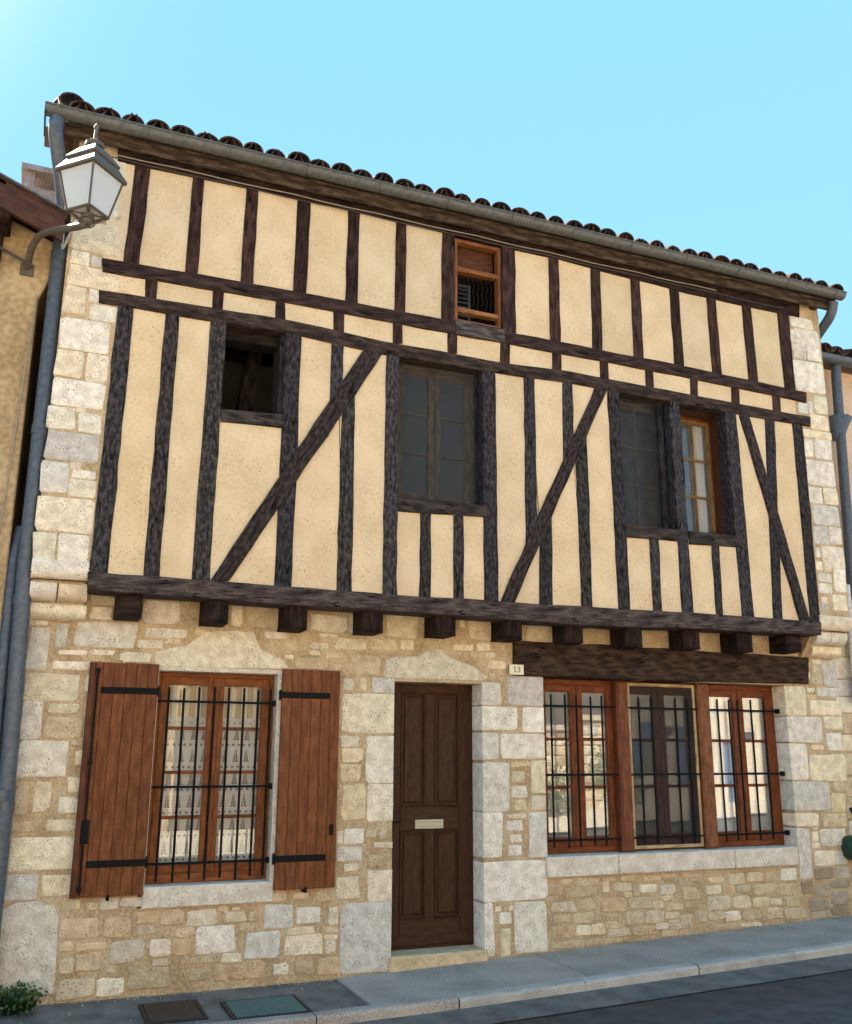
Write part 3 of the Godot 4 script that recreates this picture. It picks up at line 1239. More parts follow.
func stone_tone(kind: int) -> Color:
	if kind == 0:
		return tint([Color(0.83, 0.745, 0.6), Color(0.78, 0.735, 0.655), Color(0.83, 0.725, 0.55), Color(0.66, 0.63, 0.58), Color(0.84, 0.79, 0.69)][rng.randi() % 5], 0.1, 0.025)
	if kind == 1:
		return tint([Color(0.74, 0.635, 0.46), Color(0.68, 0.56, 0.38), Color(0.8, 0.73, 0.6)][rng.randi() % 3], 0.17, 0.03)
	return tint([Color(0.63, 0.5, 0.33), Color(0.68, 0.56, 0.4), Color(0.6, 0.45, 0.28), Color(0.76, 0.67, 0.53)][rng.randi() % 4], 0.17, 0.03)

func lay_stones(wall: Node3D, rows: Array, face: float, sides: Array) -> void:
	for r in rows:
		var x0: float = r[0] / 1000.0
		var y0: float = r[1] / 1000.0
		var x1: float = r[2] / 1000.0
		var y1: float = r[3] / 1000.0
		var kind: int = r[4]
		y0 = maxf(y0, ground_at((x0 + x1) / 2) + 0.008)
		if y1 - y0 < 0.02:
			continue
		var col := stone_tone(kind)
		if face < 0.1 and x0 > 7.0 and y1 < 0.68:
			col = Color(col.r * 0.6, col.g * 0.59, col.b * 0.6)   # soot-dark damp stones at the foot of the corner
		var big := minf(x1 - x0, y1 - y0)
		var deep := false
		for s in sides:   # [edge x, which side of the stone meets the opening, y from, y to]
			if (y0 + y1) / 2 < s[2] or (y0 + y1) / 2 > s[3]:
				continue
			if s[1] > 0 and absf(x1 - s[0]) < 0.06 and x1 - x0 > 0.07:
				x1 = s[0] + 0.004
				deep = true
			elif s[1] < 0 and absf(x0 - s[0]) < 0.06 and x1 - x0 > 0.07:
				x0 = s[0] - 0.004
				deep = true
		var p: PackedVector2Array
		if deep:
			p = stone_outline(x0, y0, x1, y1, 11.0, 0.05)
			for i in p.size():
				for s in sides:
					var edge: float = s[0] + 0.004 * s[1]
					if s[1] > 0 and absf(x1 - edge) < 0.001 and p[i].x > x1 - 0.035:
						p[i].x = edge
					elif s[1] < 0 and absf(x0 - edge) < 0.001 and p[i].x < x0 + 0.035:
						p[i].x = edge
			piece(wall, "stone", stone(p, face - 0.3, face, 0.007, 0.007, col), "stone")
		else:
			p = stone_outline(x0, y0, x1, y1, [13.0, 7.0, 5.5][kind], [0.1, 0.2, 0.26][kind])
			piece(wall, "stone", stone(p, face - 0.03, face, (0.006 if kind == 0 else 0.009) + absf(jit(0.004)), minf(0.009, big * 0.1), col), "stone")

func extrude_x(prof: Array, x0: float, x1: float, col := Color.WHITE, closed := true, s: Shape = null, lift := 0.0) -> Shape:
	if s == null:
		s = Shape.new()
	s.col = col
	var mid := Vector2.ZERO
	for p: Vector2 in prof:
		mid += p / prof.size()
	var cnt := prof.size() if closed else prof.size() - 1
	for i in cnt:
		var p: Vector2 = prof[i]
		var q: Vector2 = prof[(i + 1) % prof.size()]
		var nn := Vector3(0, q.x - p.x, -(q.y - p.y)).normalized()
		if closed and nn.dot(Vector3(0, (p.y + q.y) / 2 - mid.y, (p.x + q.x) / 2 - mid.x)) < 0:
			nn = -nn
		s.quad(Vector3(x0, p.y, p.x), Vector3(x1, p.y + lift, p.x), Vector3(x1, q.y + lift, q.x), Vector3(x0, q.y, q.x), nn, Vector2(x0, p.y + p.x), Vector2(x1, p.y + p.x), Vector2(x1, q.y + q.x), Vector2(x0, q.y + q.x))
		if closed:
			s.tri(Vector3(x0, mid.y, mid.x), Vector3(x0, p.y, p.x), Vector3(x0, q.y, q.x), Vector3.LEFT, Vector3.LEFT, Vector3.LEFT)
			s.tri(Vector3(x1, mid.y + lift, mid.x), Vector3(x1, p.y + lift, p.x), Vector3(x1, q.y + lift, q.x), Vector3.RIGHT, Vector3.RIGHT, Vector3.RIGHT)
	return s

func corbel(wall: Node3D, x0: float, x1: float, y0: float, y1: float, z_top: float, z_low: float) -> void:
	var prof := [Vector2(-0.1, y0), Vector2(-0.1, y1), Vector2(z_top - 0.012, y1), Vector2(z_top, y1 - 0.014)]
	for i in range(1, 7):
		var a := PI / 2 * i / 6.0
		prof.append(Vector2(lerpf(z_low, z_top, cos(a)), lerpf(y1 - 0.05, y0, sin(a))))
	piece(wall, "corbel_stone", extrude_x(prof, x0, x1, stone_tone(0)).done(), "stone")

func house() -> void:
	var h := thing("half_timbered_house", "old house with dark timber framing, cream infill and a pale stone ground floor", "house")
	# ---- shell that closes the rooms
	var shell := sub(h, "shell")
	piece(shell, "side_wall", block(Vector3(-0.06, -0.3, -8.0), Vector3(0.28, 6.5, -0.06)).done(), "mortar")
	piece(shell, "side_wall", block(Vector3(7.4, -0.3, -8.0), Vector3(7.738, 6.5, -0.06)).done(), "mortar")
	piece(shell, "back_wall", block(Vector3(0.28, -0.3, -8.0), Vector3(7.4, 6.5, -7.7)).done(), "mortar")
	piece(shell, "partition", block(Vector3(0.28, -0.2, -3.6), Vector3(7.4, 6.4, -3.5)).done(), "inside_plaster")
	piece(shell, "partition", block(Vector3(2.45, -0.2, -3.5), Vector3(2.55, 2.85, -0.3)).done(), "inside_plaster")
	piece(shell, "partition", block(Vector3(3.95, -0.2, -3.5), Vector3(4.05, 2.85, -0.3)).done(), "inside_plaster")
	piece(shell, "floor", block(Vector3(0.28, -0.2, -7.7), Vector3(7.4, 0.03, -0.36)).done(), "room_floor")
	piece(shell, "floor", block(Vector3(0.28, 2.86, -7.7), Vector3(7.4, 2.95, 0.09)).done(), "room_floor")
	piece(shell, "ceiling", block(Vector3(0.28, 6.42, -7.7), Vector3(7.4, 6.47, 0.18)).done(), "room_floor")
	# ---- ground floor wall of stones in mortar
	var wall := sub(h, "stone_wall")
	var holes := [Rect2(0.875, 0.575, 1.02, 1.745), Rect2(2.843, -0.3, 0.825, 2.567), Rect2(4.275, 0.645, 2.785, 1.71)]
	piece(wall, "mortar_bed", pierced(-0.06, 7.738, -0.25, 2.87, holes, 0.0, -0.36, 0.009), "mortar")
	piece(wall, "wall_end", block(Vector3(-0.06, -0.25, -0.06), Vector3(-0.056, 2.87, -0.004)).done(), "mortar")
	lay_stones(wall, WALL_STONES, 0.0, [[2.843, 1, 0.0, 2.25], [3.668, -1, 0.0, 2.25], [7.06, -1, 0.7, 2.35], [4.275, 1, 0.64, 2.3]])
	var shaped_col := [Color(0.8, 0.72, 0.56), Color(0.68, 0.62, 0.5), Color(0.7, 0.66, 0.58)]
	for i in SHAPED_STONES.size():
		var row: Array = SHAPED_STONES[i]
		var p := PackedVector2Array()
		for k in range(0, row.size(), 2):
			var a := Vector2(row[k], row[k + 1]) / 1000.0
			var b := Vector2(row[(k + 2) % row.size()], row[(k + 3) % row.size()]) / 1000.0
			a.y = maxf(a.y, 0.01)
			p.append(a)
			if a.distance_to(b) > 0.12:
				p.append(a.lerp(b, 0.5) + Vector2(jit(0.01), jit(0.01)))
		piece(wall, "stone", stone(p, -0.03, 0.0, 0.01, 0.012, shaped_col[i]), "stone")
	# ---- stone piers either side of the timber storey, on corbels
	for side in 2:
		var pier := sub(h, "stone_pier")
		var px0: float = [-0.06, 7.285][side]
		var px1: float = [0.37, 7.738][side]
		piece(pier, "mortar_bed", pierced(px0, px1, 3.0, 6.5, [], 0.283, 0.0, 0.008), "mortar")
		piece(pier, "pier_core", block(Vector3(px0, 2.9, -0.06), Vector3(px1, 6.5, 0.272)).done(), "mortar")
		lay_stones(pier, [PIER_STONES_WEST, PIER_STONES_EAST][side], 0.283, [])
		piece(pier, "corbel_bed", extrude_x([Vector2(-0.06, 2.6), Vector2(0.0, 2.62), Vector2(0.1, 2.74), Vector2(0.2, 2.885), Vector2(0.27, 3.03), Vector2(-0.06, 3.03)], px0 + 0.004, px1 - 0.06).done(), "mortar")
		if side == 0:
			corbel(pier, -0.075, 0.318, 2.9, 3.035, 0.315, 0.25)
			corbel(pier, -0.07, 0.112, 2.752, 2.885, 0.235, 0.13)
			corbel(pier, 0.124, 0.325, 2.757, 2.885, 0.23, 0.13)
			corbel(pier, -0.065, 0.335, 2.625, 2.742, 0.125, 0.01)
		else:
			corbel(pier, 7.31, 7.735, 2.9, 3.045, 0.315, 0.25)
			corbel(pier, 7.325, 7.515, 2.765, 2.892, 0.235, 0.13)
			corbel(pier, 7.528, 7.735, 2.765, 2.892, 0.23, 0.13)
			corbel(pier, 7.36, 7.74, 2.645, 2.755, 0.125, 0.01)
	# ---- timber frame
	var brown := Color(0.07, 0.039, 0.033)
	var blue_grey := Color(0.078, 0.068, 0.072)
	for q in UPPER_POSTS:
		piece(h, "post", timber(q, 0.16, 0.3, tint(brown, 0.28, 0.06), 0.05).done(), "timber")
	for q in SHORT_STUDS:
		piece(h, "stud", timber(q, 0.17, 0.298, tint(brown, 0.15), 0.02).done(), "timber")
	for i in LOWER_POSTS.size():
		piece(h, "post", timber(LOWER_POSTS[i], 0.16, 0.3 - 0.0006 * (i % 3), tint(blue_grey, 0.28, 0.06), 0.0 if i in [4, 5, 8, 9, 10, 11] else 0.025).done(), "mottled_timber")
	for i in BRACES.size():
		piece(h, "brace", timber(BRACES[i], 0.2, 0.312, tint(Color(0.072, 0.055, 0.052), 0.1), 0.01).done(), "mottled_timber")
	piece(h, "rail", rail(RAILS[0], 0.17, 0.306, Color(0.074, 0.046, 0.04)).done(), "timber")
	piece(h, "rail", rail(RAILS[1], 0.17, 0.306, Color(0.08, 0.055, 0.049)).done(), "timber")
	piece(h, "sill_beam", rail(RAILS[2], 0.095, 0.335, Color(0.12, 0.097, 0.092)).done(), "timber")
	piece(h, "wall_plate", rail(TOP_PLATE[0], 0.05, 0.312, Color(0.045, 0.026, 0.02)).done(), "timber")
	for q in WINDOW_SILLS_UPPER:
		piece(h, "window_rail", rail(q, 0.1, 0.304, Color(0.075, 0.063, 0.062)).done(), "timber")
	piece(h, "window_rail", board(3.28, 5.40, 3.79, 5.535, 0.15, 0.318, 0.008, Color(0.13, 0.115, 0.115)).done(), "timber")
	for r in JOISTS:
		var jx1: float = r[2] / 1000.0
		var jx0 := maxf(r[0] / 1000.0, jx1 - 0.185)
		piece(h, "joist", board(jx0, r[3] / 1000.0 + 0.03, jx1, 2.835, -0.3, 0.27 + jit(0.012), 0.026, tint(Color(0.042, 0.026, 0.021), 0.15)).done(), "timber")
	piece(h, "soffit", block(Vector3(0.3, 2.845, -0.05), Vector3(7.3, 2.86, 0.12)).done(), "room_floor")
	var lin: Array = BIG_LINTEL[0]
	piece(h, "lintel", rail([lin[0], lin[1], lin[6], lin[7], 5600, 2662, 5600, 2352, lin[2], lin[3], lin[4], lin[5]], -0.34, 0.035, Color(0.075, 0.05, 0.033)).done(), "timber", "long weathered oak lintel over the triple window")
	# ---- cream infill panels between the timbers
	infill(h)
	upper_windows(h)
	lower_windows(h)
	door(h)
	roof(h)

func panel(h: Node3D, a: Vector2, b: Vector2, c: Vector2, d: Vector2) -> void:
	# top left, top right, bottom right, bottom left
	var p := PackedVector2Array([a, b, c, d])
	var s := slab(p, 0.2, 0.283 + jit(0.003), 0.004, tint(Color(1, 1, 1), 0.085, 0.022))
	piece(h, "infill_panel", s.done(), "plaster")

func mid_at(q: Array, y: float) -> float:
	var t := Vector2((q[0] + q[2]) / 2.0, (q[1] + q[3]) / 2.0) / 1000.0
	var b := Vector2((q[4] + q[6]) / 2.0, (q[5] + q[7]) / 2.0) / 1000.0
	return lerpf(b.x, t.x, (y - b.y) / (t.y - b.y))

func bay(h: Node3D, q0: Array, q1: Array, y0: float, y1: float) -> void:
	var g := 0.004
	panel(h, Vector2(mid_at(q0, y1) + g, y1), Vector2(mid_at(q1, y1) - g, y1), Vector2(mid_at(q1, y0) - g, y0), Vector2(mid_at(q0, y0) + g, y0))

func upright(x: float) -> Array:
	return [x * 1000, 6500, x * 1000, 6500, x * 1000, 2900, x * 1000, 2900]

func infill(h: Node3D) -> void:
	for i in UPPER_POSTS.size() - 1:
		if i != 6:
			bay(h, UPPER_POSTS[i], UPPER_POSTS[i + 1], 5.46, 6.46)
	bay(h, upright(0.2), UPPER_POSTS[0], 5.46, 6.46)
	var prev := upright(0.2)
	for q in SHORT_STUDS:
		bay(h, prev, q, 5.17, 5.44)
		prev = q
	bay(h, prev, upright(7.42), 5.17, 5.44)
	var L := LOWER_POSTS
	var split := func(u: Array, d: Array) -> Array:
		return [u[0], u[1], u[2], u[3], d[4], d[5], d[6], d[7]]
	var q5: Array = split.call(L[4], L[5])
	var q8: Array = split.call(L[8], L[9])
	var q9: Array = split.call(L[10], L[11])
	var top := 5.15
	var low := 2.93
	bay(h, L[0], L[1], low, top)
	bay(h, L[1], L[2], low, top)
	bay(h, L[2], L[3], low, 4.3)
	bay(h, L[3], q5, low, top)
	bay(h, q5, L[6], low, top)
	bay(h, L[6], L[17], low, 3.72)
	bay(h, L[17], L[18], low, 3.72)
	bay(h, L[18], L[7], low, 3.72)
	bay(h, L[7], q8, low, top)
	bay(h, q8, q9, low, top)
	bay(h, q9, L[12], low, top)
	bay(h, L[12], L[19], low, 3.7)
	bay(h, L[19], L[13], low, 3.7)
	bay(h, L[13], L[20], low, 3.7)
	bay(h, L[20], L[14], low, 3.7)
	bay(h, L[14], L[15], low, top)
	bay(h, L[15], L[16], low, top)

func upper_windows(h: Node3D) -> void:
	# open hatch, dark inside, with a post standing behind it
	var hatch := sub(h, "window", "open unglazed window, dark inside")
	piece(hatch, "jamb", board(1.68, 4.38, 1.73, 5.12, 0.02, 0.262, 0.004, Color(0.05, 0.045, 0.05)).done(), "timber")
	piece(hatch, "head", board(1.22, 5.03, 1.68, 5.12, 0.02, 0.19, 0.004, Color(0.03, 0.022, 0.018)).done(), "timber")
	piece(hatch, "inner_post", slab(PackedVector2Array([Vector2(1.42, 4.0), Vector2(1.56, 4.0), Vector2(1.72, 5.6), Vector2(1.58, 5.6)]), -0.6, -0.45, 0.01, Color(0.05, 0.04, 0.035)).done(), "timber")
	# casement behind a grey fly screen
	var w := sub(h, "window", "casement behind a grey fly screen")
	var taupe := Color(0.3, 0.25, 0.19)
	piece(w, "frame", frame(2.745, 3.79, 3.57, 5.11, 0.05, 0.06, 0.13, taupe).done(), "stained_wood")
	sash(w, 2.795, 3.84, 3.155, 5.06, 0.125, 0.06, 1, 3, 0.024, "stained_wood", taupe)
	sash(w, 3.16, 3.84, 3.52, 5.06, 0.125, 0.06, 1, 3, 0.024, "stained_wood", taupe)
	piece(w, "fly_screen", screen_sheet(2.75, 3.8, 3.545, 5.1, 0.19), "fly_screen")
	piece(w, "screen_frame", frame(2.742, 3.795, 3.556, 5.11, 0.022, 0.17, 0.2, Color(0.035, 0.033, 0.035)).done(), "timber")
	# screened left half of the paired window
	w = sub(h, "window", "casement half hidden by a grey fly screen")
	var oak := Color(0.3, 0.17, 0.06)
	piece(w, "frame", frame(5.05, 3.76, 5.66, 5.11, 0.04, 0.02, 0.09, taupe).done(), "stained_wood")
	sash(w, 5.09, 3.8, 5.62, 5.07, 0.085, 0.045, 2, 3, 0.02, "stained_wood", taupe)
	piece(w, "fly_screen", screen_sheet(5.045, 3.775, 5.55, 5.1, 0.19), "fly_screen")
	piece(w, "screen_frame", board(5.535, 3.77, 5.6, 5.1, 0.12, 0.22, 0.005, Color(0.04, 0.038, 0.045)).done(), "timber")
	# glazed right half with amber bars, deep brown reveal
	w = sub(h, "window", "amber casement with small panes and a white curtain")
	piece(w, "frame", frame(5.7, 3.76, 6.4, 5.1, 0.05, -0.06, -0.005, Color(0.16, 0.06, 0.025)).done(), "stained_wood")
	sash(w, 5.74, 3.8, 6.35, 5.06, 0.0, 0.035, 3, 3, 0.022, "stained_wood", oak)
	piece(w, "reveal_board", block(Vector3(6.365, 3.74, -0.02), Vector3(6.385, 5.12, 0.2), Color(0.1, 0.045, 0.025)).done(), "stained_wood")
	piece(w, "reveal_board", block(Vector3(5.66, 5.09, -0.02), Vector3(6.365, 5.11, 0.2), Color(0.1, 0.045, 0.025)).done(), "stained_wood")
	curtain("window_curtain", "white curtain drawn to one side behind the amber casement", 6.19, 3.8, 6.36, 5.05, -0.12, 3.0, 0.02, "curtain_cloth", [Color(0.72, 0.74, 0.74)])
	# attic window with thin orange frame
	w = sub(h, "window", "small attic window with thin orange-brown frame and wire mesh")
	var orange := Color(0.28, 0.11, 0.04)
	piece(w, "frame", frame(3.292, 5.54, 3.785, 6.4, 0.035, 0.19, 0.268, orange).done(), "stained_wood")
	piece(w, "glazing_bar", board(3.327, 6.07, 3.75, 6.115, 0.2, 0.26, 0.004, orange).done(), "stained_wood")
	piece(w, "glazing_bar", board(3.327, 5.65, 3.75, 5.695, 0.2, 0.266, 0.004, Color(0.33, 0.15, 0.06)).done(), "stained_wood")
	piece(w, "board", board(3.32, 6.1, 3.76, 6.4, 0.1, 0.14, 0.003, Color(0.13, 0.05, 0.022)).done(), "stained_wood")
	var wire := Shape.new()
	for k in 10:
		var xx := 3.33 + k * 0.046
		for seg in 12:
			var ya := 5.55 + seg * 0.068
			var shift := 0.012 if seg % 2 == 0 else -0.012
			tube([Vector3(xx + shift, ya, 0.215), Vector3(xx - shift, ya + 0.068, 0.215)], 0.0009, 4, Color(0.1, 0.085, 0.07), wire)
	piece(w, "wire_mesh", wire.done(), "leaf")
	var lv := sub(h, "louvre", "small grey louvred panel behind the attic window")
	piece(lv, "frame", frame(3.3, 5.45, 3.53, 6.02, 0.03, 0.08, 0.12, Color(0.26, 0.27, 0.27)).done(), "zinc")
	for k in 11:
		var y := 5.5 + k * 0.046
		piece(lv, "slat", extrude_x([Vector2(0.085, y + 0.03), Vector2(0.115, y), Vector2(0.115, y + 0.008), Vector2(0.085, y + 0.038)], 3.33, 3.5, Color(0.3, 0.31, 0.31)).done(), "zinc")

func screen_sheet(x0: float, y0: float, x1: float, y1: float, z: float) -> ArrayMesh:
	var s := Shape.new()
	s.quad(Vector3(x0, y0, z), Vector3(x1, y0, z), Vector3(x1, y1, z), Vector3(x0, y1, z), Vector3.BACK)
	return s.done()

func lower_windows(h: Node3D) -> void:
	var red := Color(0.26, 0.088, 0.027)
	# ---- the window between the shutters
	var w := sub(h, "window", "reddish casement with lace behind, between the shutters")
	var sur := board(0.872, 0.72, 0.912, 2.288, -0.3, 0.007, 0.006)
	board(1.843, 0.72, 1.898, 2.288, -0.3, 0.007, 0.006, Color.WHITE, sur)
	board(0.872, 2.288, 1.898, 2.322, -0.3, 0.007, 0.006, Color.WHITE, sur)
	piece(w, "surround", sur.done(), "dressed_stone")
	piece(w, "sill", board(0.9, 0.572, 1.87, 0.722, -0.3, 0.035, 0.01).done(), "dressed_stone")
	piece(w, "frame", frame(0.912, 0.722, 1.843, 2.288, 0.035, -0.19, -0.12, red, 0.07).done(), "stained_wood")
	sash(w, 0.947, 0.792, 1.377, 2.253, -0.115, 0.062, 1, 4, 0.024, "stained_wood", red, 0.07)
	sash(w, 1.379, 0.792, 1.808, 2.253, -0.115, 0.062, 1, 4, 0.024, "stained_wood", red, 0.07)
	piece(w, "meeting_bead", board(1.355, 0.8, 1.402, 2.25, -0.114, -0.1, 0.006, red).done(), "stained_wood")
	grille(h, [1.0, 1.115, 1.235, 1.355, 1.465, 1.585, 1.7, 1.8], 0.75, 2.17, [2.06, 1.42, 0.87], 0.915, 1.842, -0.045, "black iron bars across the lace-curtained window", [1.84])
	curtain("lace_curtain", "white lace curtain with rows of small motifs behind the shuttered window", 0.96, 0.82, 1.79, 1.95, -0.2, 7.0, 0.006, "lace", [Color(0.85, 0.84, 0.8)])
	curtain("striped_valance", "cream and tan striped valance above the lace curtain", 0.96, 1.85, 1.79, 2.26, -0.225, 9.0, 0.014, "curtain_cloth", [Color(0.7, 0.64, 0.46), Color(0.52, 0.38, 0.18)])
	# ---- shutters folded back against the wall
	for i in 2:
		var sh := sub(h, "shutter", ["brown plank shutter nearer the downpipe", "brown plank shutter nearer the door"][i])
		var q: Array = SHUTTERS[i]
		var x0: float = (q[0] + q[6]) / 2000.0
		var x1: float = (q[2] + q[4]) / 2000.0
		var y0: float = (q[5] + q[7]) / 2000.0
		var y1: float = (q[1] + q[3]) / 2000.0
		var planks := 6
		var z0 := 0.028
		for k in planks:
			var a := lerpf(x0, x1, float(k) / planks) + 0.0008
			var b := lerpf(x0, x1, float(k + 1) / planks) - 0.0008
			piece(sh, "plank", board(a, y0 + jit(0.002), b, y1 + jit(0.002), z0, z0 + 0.03 + jit(0.0008), 0.0035, tint(Color(0.2, 0.07, 0.023), 0.1)).done(), "stained_wood")
		var zf := z0 + 0.031
		for y in [y0 + 0.24 * (y1 - y0) * 0.56, y1 - 0.205]:
			var tip := x0 + 0.075 if i == 0 else x1 - 0.085
			var root := x1 + 0.005 if i == 0 else x0 - 0.012
			piece(sh, "strap_hinge", board(minf(tip, root), y - 0.024, maxf(tip, root), y + 0.024, zf, zf + 0.006, 0.003).done(), "iron")
			piece(sh, "hinge_pin", tube([Vector3(root, y - 0.04, 0.045), Vector3(root, y + 0.04, 0.045)], 0.011, 8).done(), "iron")
			for k in 3:
				var bx := lerpf(tip, root, 0.15 + 0.33 * k)
				piece(sh, "bolt", tube([Vector3(bx, y, zf + 0.004), Vector3(bx, y, zf + 0.011)], 0.007, 6).done(), "iron")
		if i == 0:
			piece(sh, "batten", board(x0 - 0.014, y0, x0 + 0.028, y1, 0.02, zf + 0.014, 0.006, Color(0.13, 0.045, 0.02)).done(), "stained_wood")
			piece(sh, "closing_rod", tube([Vector3(x0 + 0.045, y0 + 0.02, zf + 0.012), Vector3(x0 + 0.045, y1 - 0.05, zf + 0.012)], 0.008, 8).done(), "iron")
			piece(sh, "rod_handle", board(x0 + 0.02, 1.04, x0 + 0.075, 1.2, zf, zf + 0.022, 0.006).done(), "iron")
			for yy in [y1 - 0.06, 1.6, y0 + 0.06]:
				piece(sh, "rod_guide", board(x0 + 0.03, yy - 0.014, x0 + 0.06, yy + 0.014, zf, zf + 0.024, 0.003).done(), "iron")
		else:
			piece(sh, "latch_plate", board(x1 - 0.06, 1.05, x1 - 0.03, 1.13, zf, zf + 0.012, 0.003).done(), "iron")
		var sx := lerpf(x0, x1, 0.5)
		piece(sh, "stay", tube([Vector3(sx, y0 - 0.02, -0.02), Vector3(sx, y0 - 0.02, 0.07), Vector3(sx, y0 + 0.012, 0.078)], 0.011, 8).done(), "iron")
	# ---- the triple window
	w = sub(h, "window", "wide reddish window of three casements under the oak lintel")
	var deep_red := Color(0.2, 0.058, 0.019)
	var zf2 := -0.17
	piece(w, "frame", frame(4.28, 0.812, 7.058, 2.35, 0.05, zf2 - 0.08, zf2 - 0.003, deep_red, 0.055).done(), "stained_wood")
	for xm in [[5.11, 5.24], [6.045, 6.185]]:
		piece(w, "mullion", board(xm[0], 0.812, xm[1], 2.35, zf2 - 0.08, -0.075, 0.02, Color(0.25, 0.1, 0.045) if xm[0] > 6 else Color(0.2, 0.07, 0.03)).done(), "stained_wood")
	for sec in [[4.33, 5.11], [5.24, 6.045], [6.185, 7.008]]:
		var m: float = (sec[0] + sec[1]) / 2.0
		for half in [[sec[0], m - 0.001], [m + 0.001, sec[1]]]:
			sash(w, half[0], 0.867, half[1], 2.3, zf2, 0.068, 1, 3, 0.028, "stained_wood", deep_red, 0.085, true)
	piece(w, "screen_frame", frame(5.25, 0.83, 6.035, 2.335, 0.03, -0.13, -0.115, Color(0.55, 0.42, 0.24)).done(), "stained_wood", "cream fly screen frame")
	piece(w, "fly_screen", screen_sheet(5.28, 0.86, 6.005, 2.305, -0.122), "fly_screen")
	var cuts := [4.255, 4.985, 6.27, 7.03]
	for i in 3:
		piece(w, "sill", board(cuts[i], 0.642, cuts[i + 1] - 0.006, 0.81, -0.3, 0.035, 0.009, tint(Color(1, 1, 1), 0.04)).done(), "dressed_stone")
	grille(h, [4.41, 4.56, 4.68, 4.83, 4.95], 0.87, 2.2, [2.1, 1.49, 0.93], 4.28, 5.115, -0.1, "iron bars across the first casement", [])
	grille(h, [5.36, 5.5, 5.78, 5.92], 0.87, 2.2, [2.1, 1.49, 0.93], 5.235, 6.05, -0.095, "iron bars across the screened casement", [])
	grille(h, [6.29, 6.43, 6.53, 6.7, 6.86], 0.87, 2.2, [2.1, 1.49, 0.93], 6.18, 7.058, -0.1, "iron bars across the last casement", [7.045])
	curtain("window_curtain", "pale net curtain behind the last casement of the triple window", 6.26, 0.9, 6.55, 2.25, -0.3, 3.0, 0.02, "curtain_cloth", [Color(0.5, 0.52, 0.54)])

func door(h: Node3D) -> void:
	var d := sub(h, "door", "dark brown four-panel front door with letter slot")
	var z := -0.2
	var x0 := 2.835
	var x1 := 3.672
	var y0 := 0.12
	var y1 := 2.285
	piece(d, "jamb", board(2.838, y0, 2.862, 2.285, z - 0.06, z + 0.012, 0.004).done(), "door_wood")
	var cols := [[2.987, 3.215], [3.305, 3.533]]
	var rows := [[0.345, 1.045], [1.235, 2.185]]
	# stiles and rails
	piece(d, "stile", board(x0, y0, cols[0][0], y1, z - 0.05, z, 0.006).done(), "door_wood")
	piece(d, "stile", board(cols[1][1], y0, x1, y1, z - 0.05, z, 0.006).done(), "door_wood")
	piece(d, "muntin", board(cols[0][1], rows[0][0], cols[1][0], rows[0][1], z - 0.05, z - 0.001, 0.006).done(), "door_wood")
	piece(d, "muntin", board(cols[0][1], rows[1][0], cols[1][0], rows[1][1], z - 0.05, z - 0.001, 0.006).done(), "door_wood")
	piece(d, "rail", board(cols[0][0], y0, cols[1][1], rows[0][0], z - 0.05, z - 0.001, 0.006).done(), "door_wood")
	piece(d, "rail", board(cols[0][0], rows[0][1], cols[1][1], rows[1][0], z - 0.05, z - 0.001, 0.006).done(), "door_wood")
	piece(d, "rail", board(cols[0][0], rows[1][1], cols[1][1], y1, z - 0.05, z - 0.001, 0.006).done(), "door_wood")
	for c in cols:
		for r in rows:
			piece(d, "panel", board(c[0] - 0.01, r[0] - 0.01, c[1] + 0.01, r[1] + 0.01, z - 0.045, z - 0.018, 0.003).done(), "door_wood")
			piece(d, "panel_field", board(c[0] + 0.03, r[0] + 0.03, c[1] - 0.03, r[1] - 0.03, z - 0.02, z - 0.006, 0.012).done(), "door_wood")
			piece(d, "moulding", frame(c[0], r[0], c[1], r[1], 0.014, z - 0.03, z + 0.006, Color.WHITE).done(), "door_wood")
	piece(d, "weather_board", board(x0 + 0.03, y0 + 0.02, x1 - 0.02, y0 + 0.1, z, z + 0.018, 0.012).done(), "door_wood")
	var slot := piece(d, "letter_slot", frame(3.123, 1.055, 3.381, 1.128, 0.014, z, z + 0.012, Color.WHITE).done(), "brass")
	piece(slot, "flap", board(3.137, 1.069, 3.367, 1.114, z, z + 0.007, 0.004, Color(0.7, 0.66, 0.58)).done(), "brass")
	piece(d, "handle_plate", board(2.885, 0.98, 2.915, 1.2, z, z + 0.008, 0.004).done(), "brass")
	piece(d, "handle", tube(curve([Vector3(2.9, 1.12, z), Vector3(2.9, 1.12, z + 0.05), Vector3(2.97, 1.115, z + 0.055)]), 0.009, 8).done(), "iron")
	piece(d, "knob", tube([Vector3(2.9, 1.26, z), Vector3(2.9, 1.26, z + 0.03)], 0.016, 12).done(), "brass")
	piece(h, "doorstep", board(2.825, -0.1, 3.69, 0.117, -0.3, 0.035, 0.014, Color(0.85, 0.74, 0.55)).done(), "dressed_stone")
	# the number on the lintel
	var num := sub(h, "house_number", "small cream enamel plate with the number 13")
	piece(num, "plate", board(3.918, 2.355, 4.062, 2.445, 0.036, 0.046, 0.004).done(), "enamel")
	var tm := TextMesh.new()
	tm.text = "13"
	var font := SystemFont.new()
	font.font_names = PackedStringArray(["Droid Serif"])
	tm.font = font
	tm.font_size = 64
	tm.pixel_size = 0.00105
	tm.depth = 0.003
	var digits := piece(num, "digits", tm, "black_paint")
	digits.position = Vector3(3.99, 2.4, 0.0475)

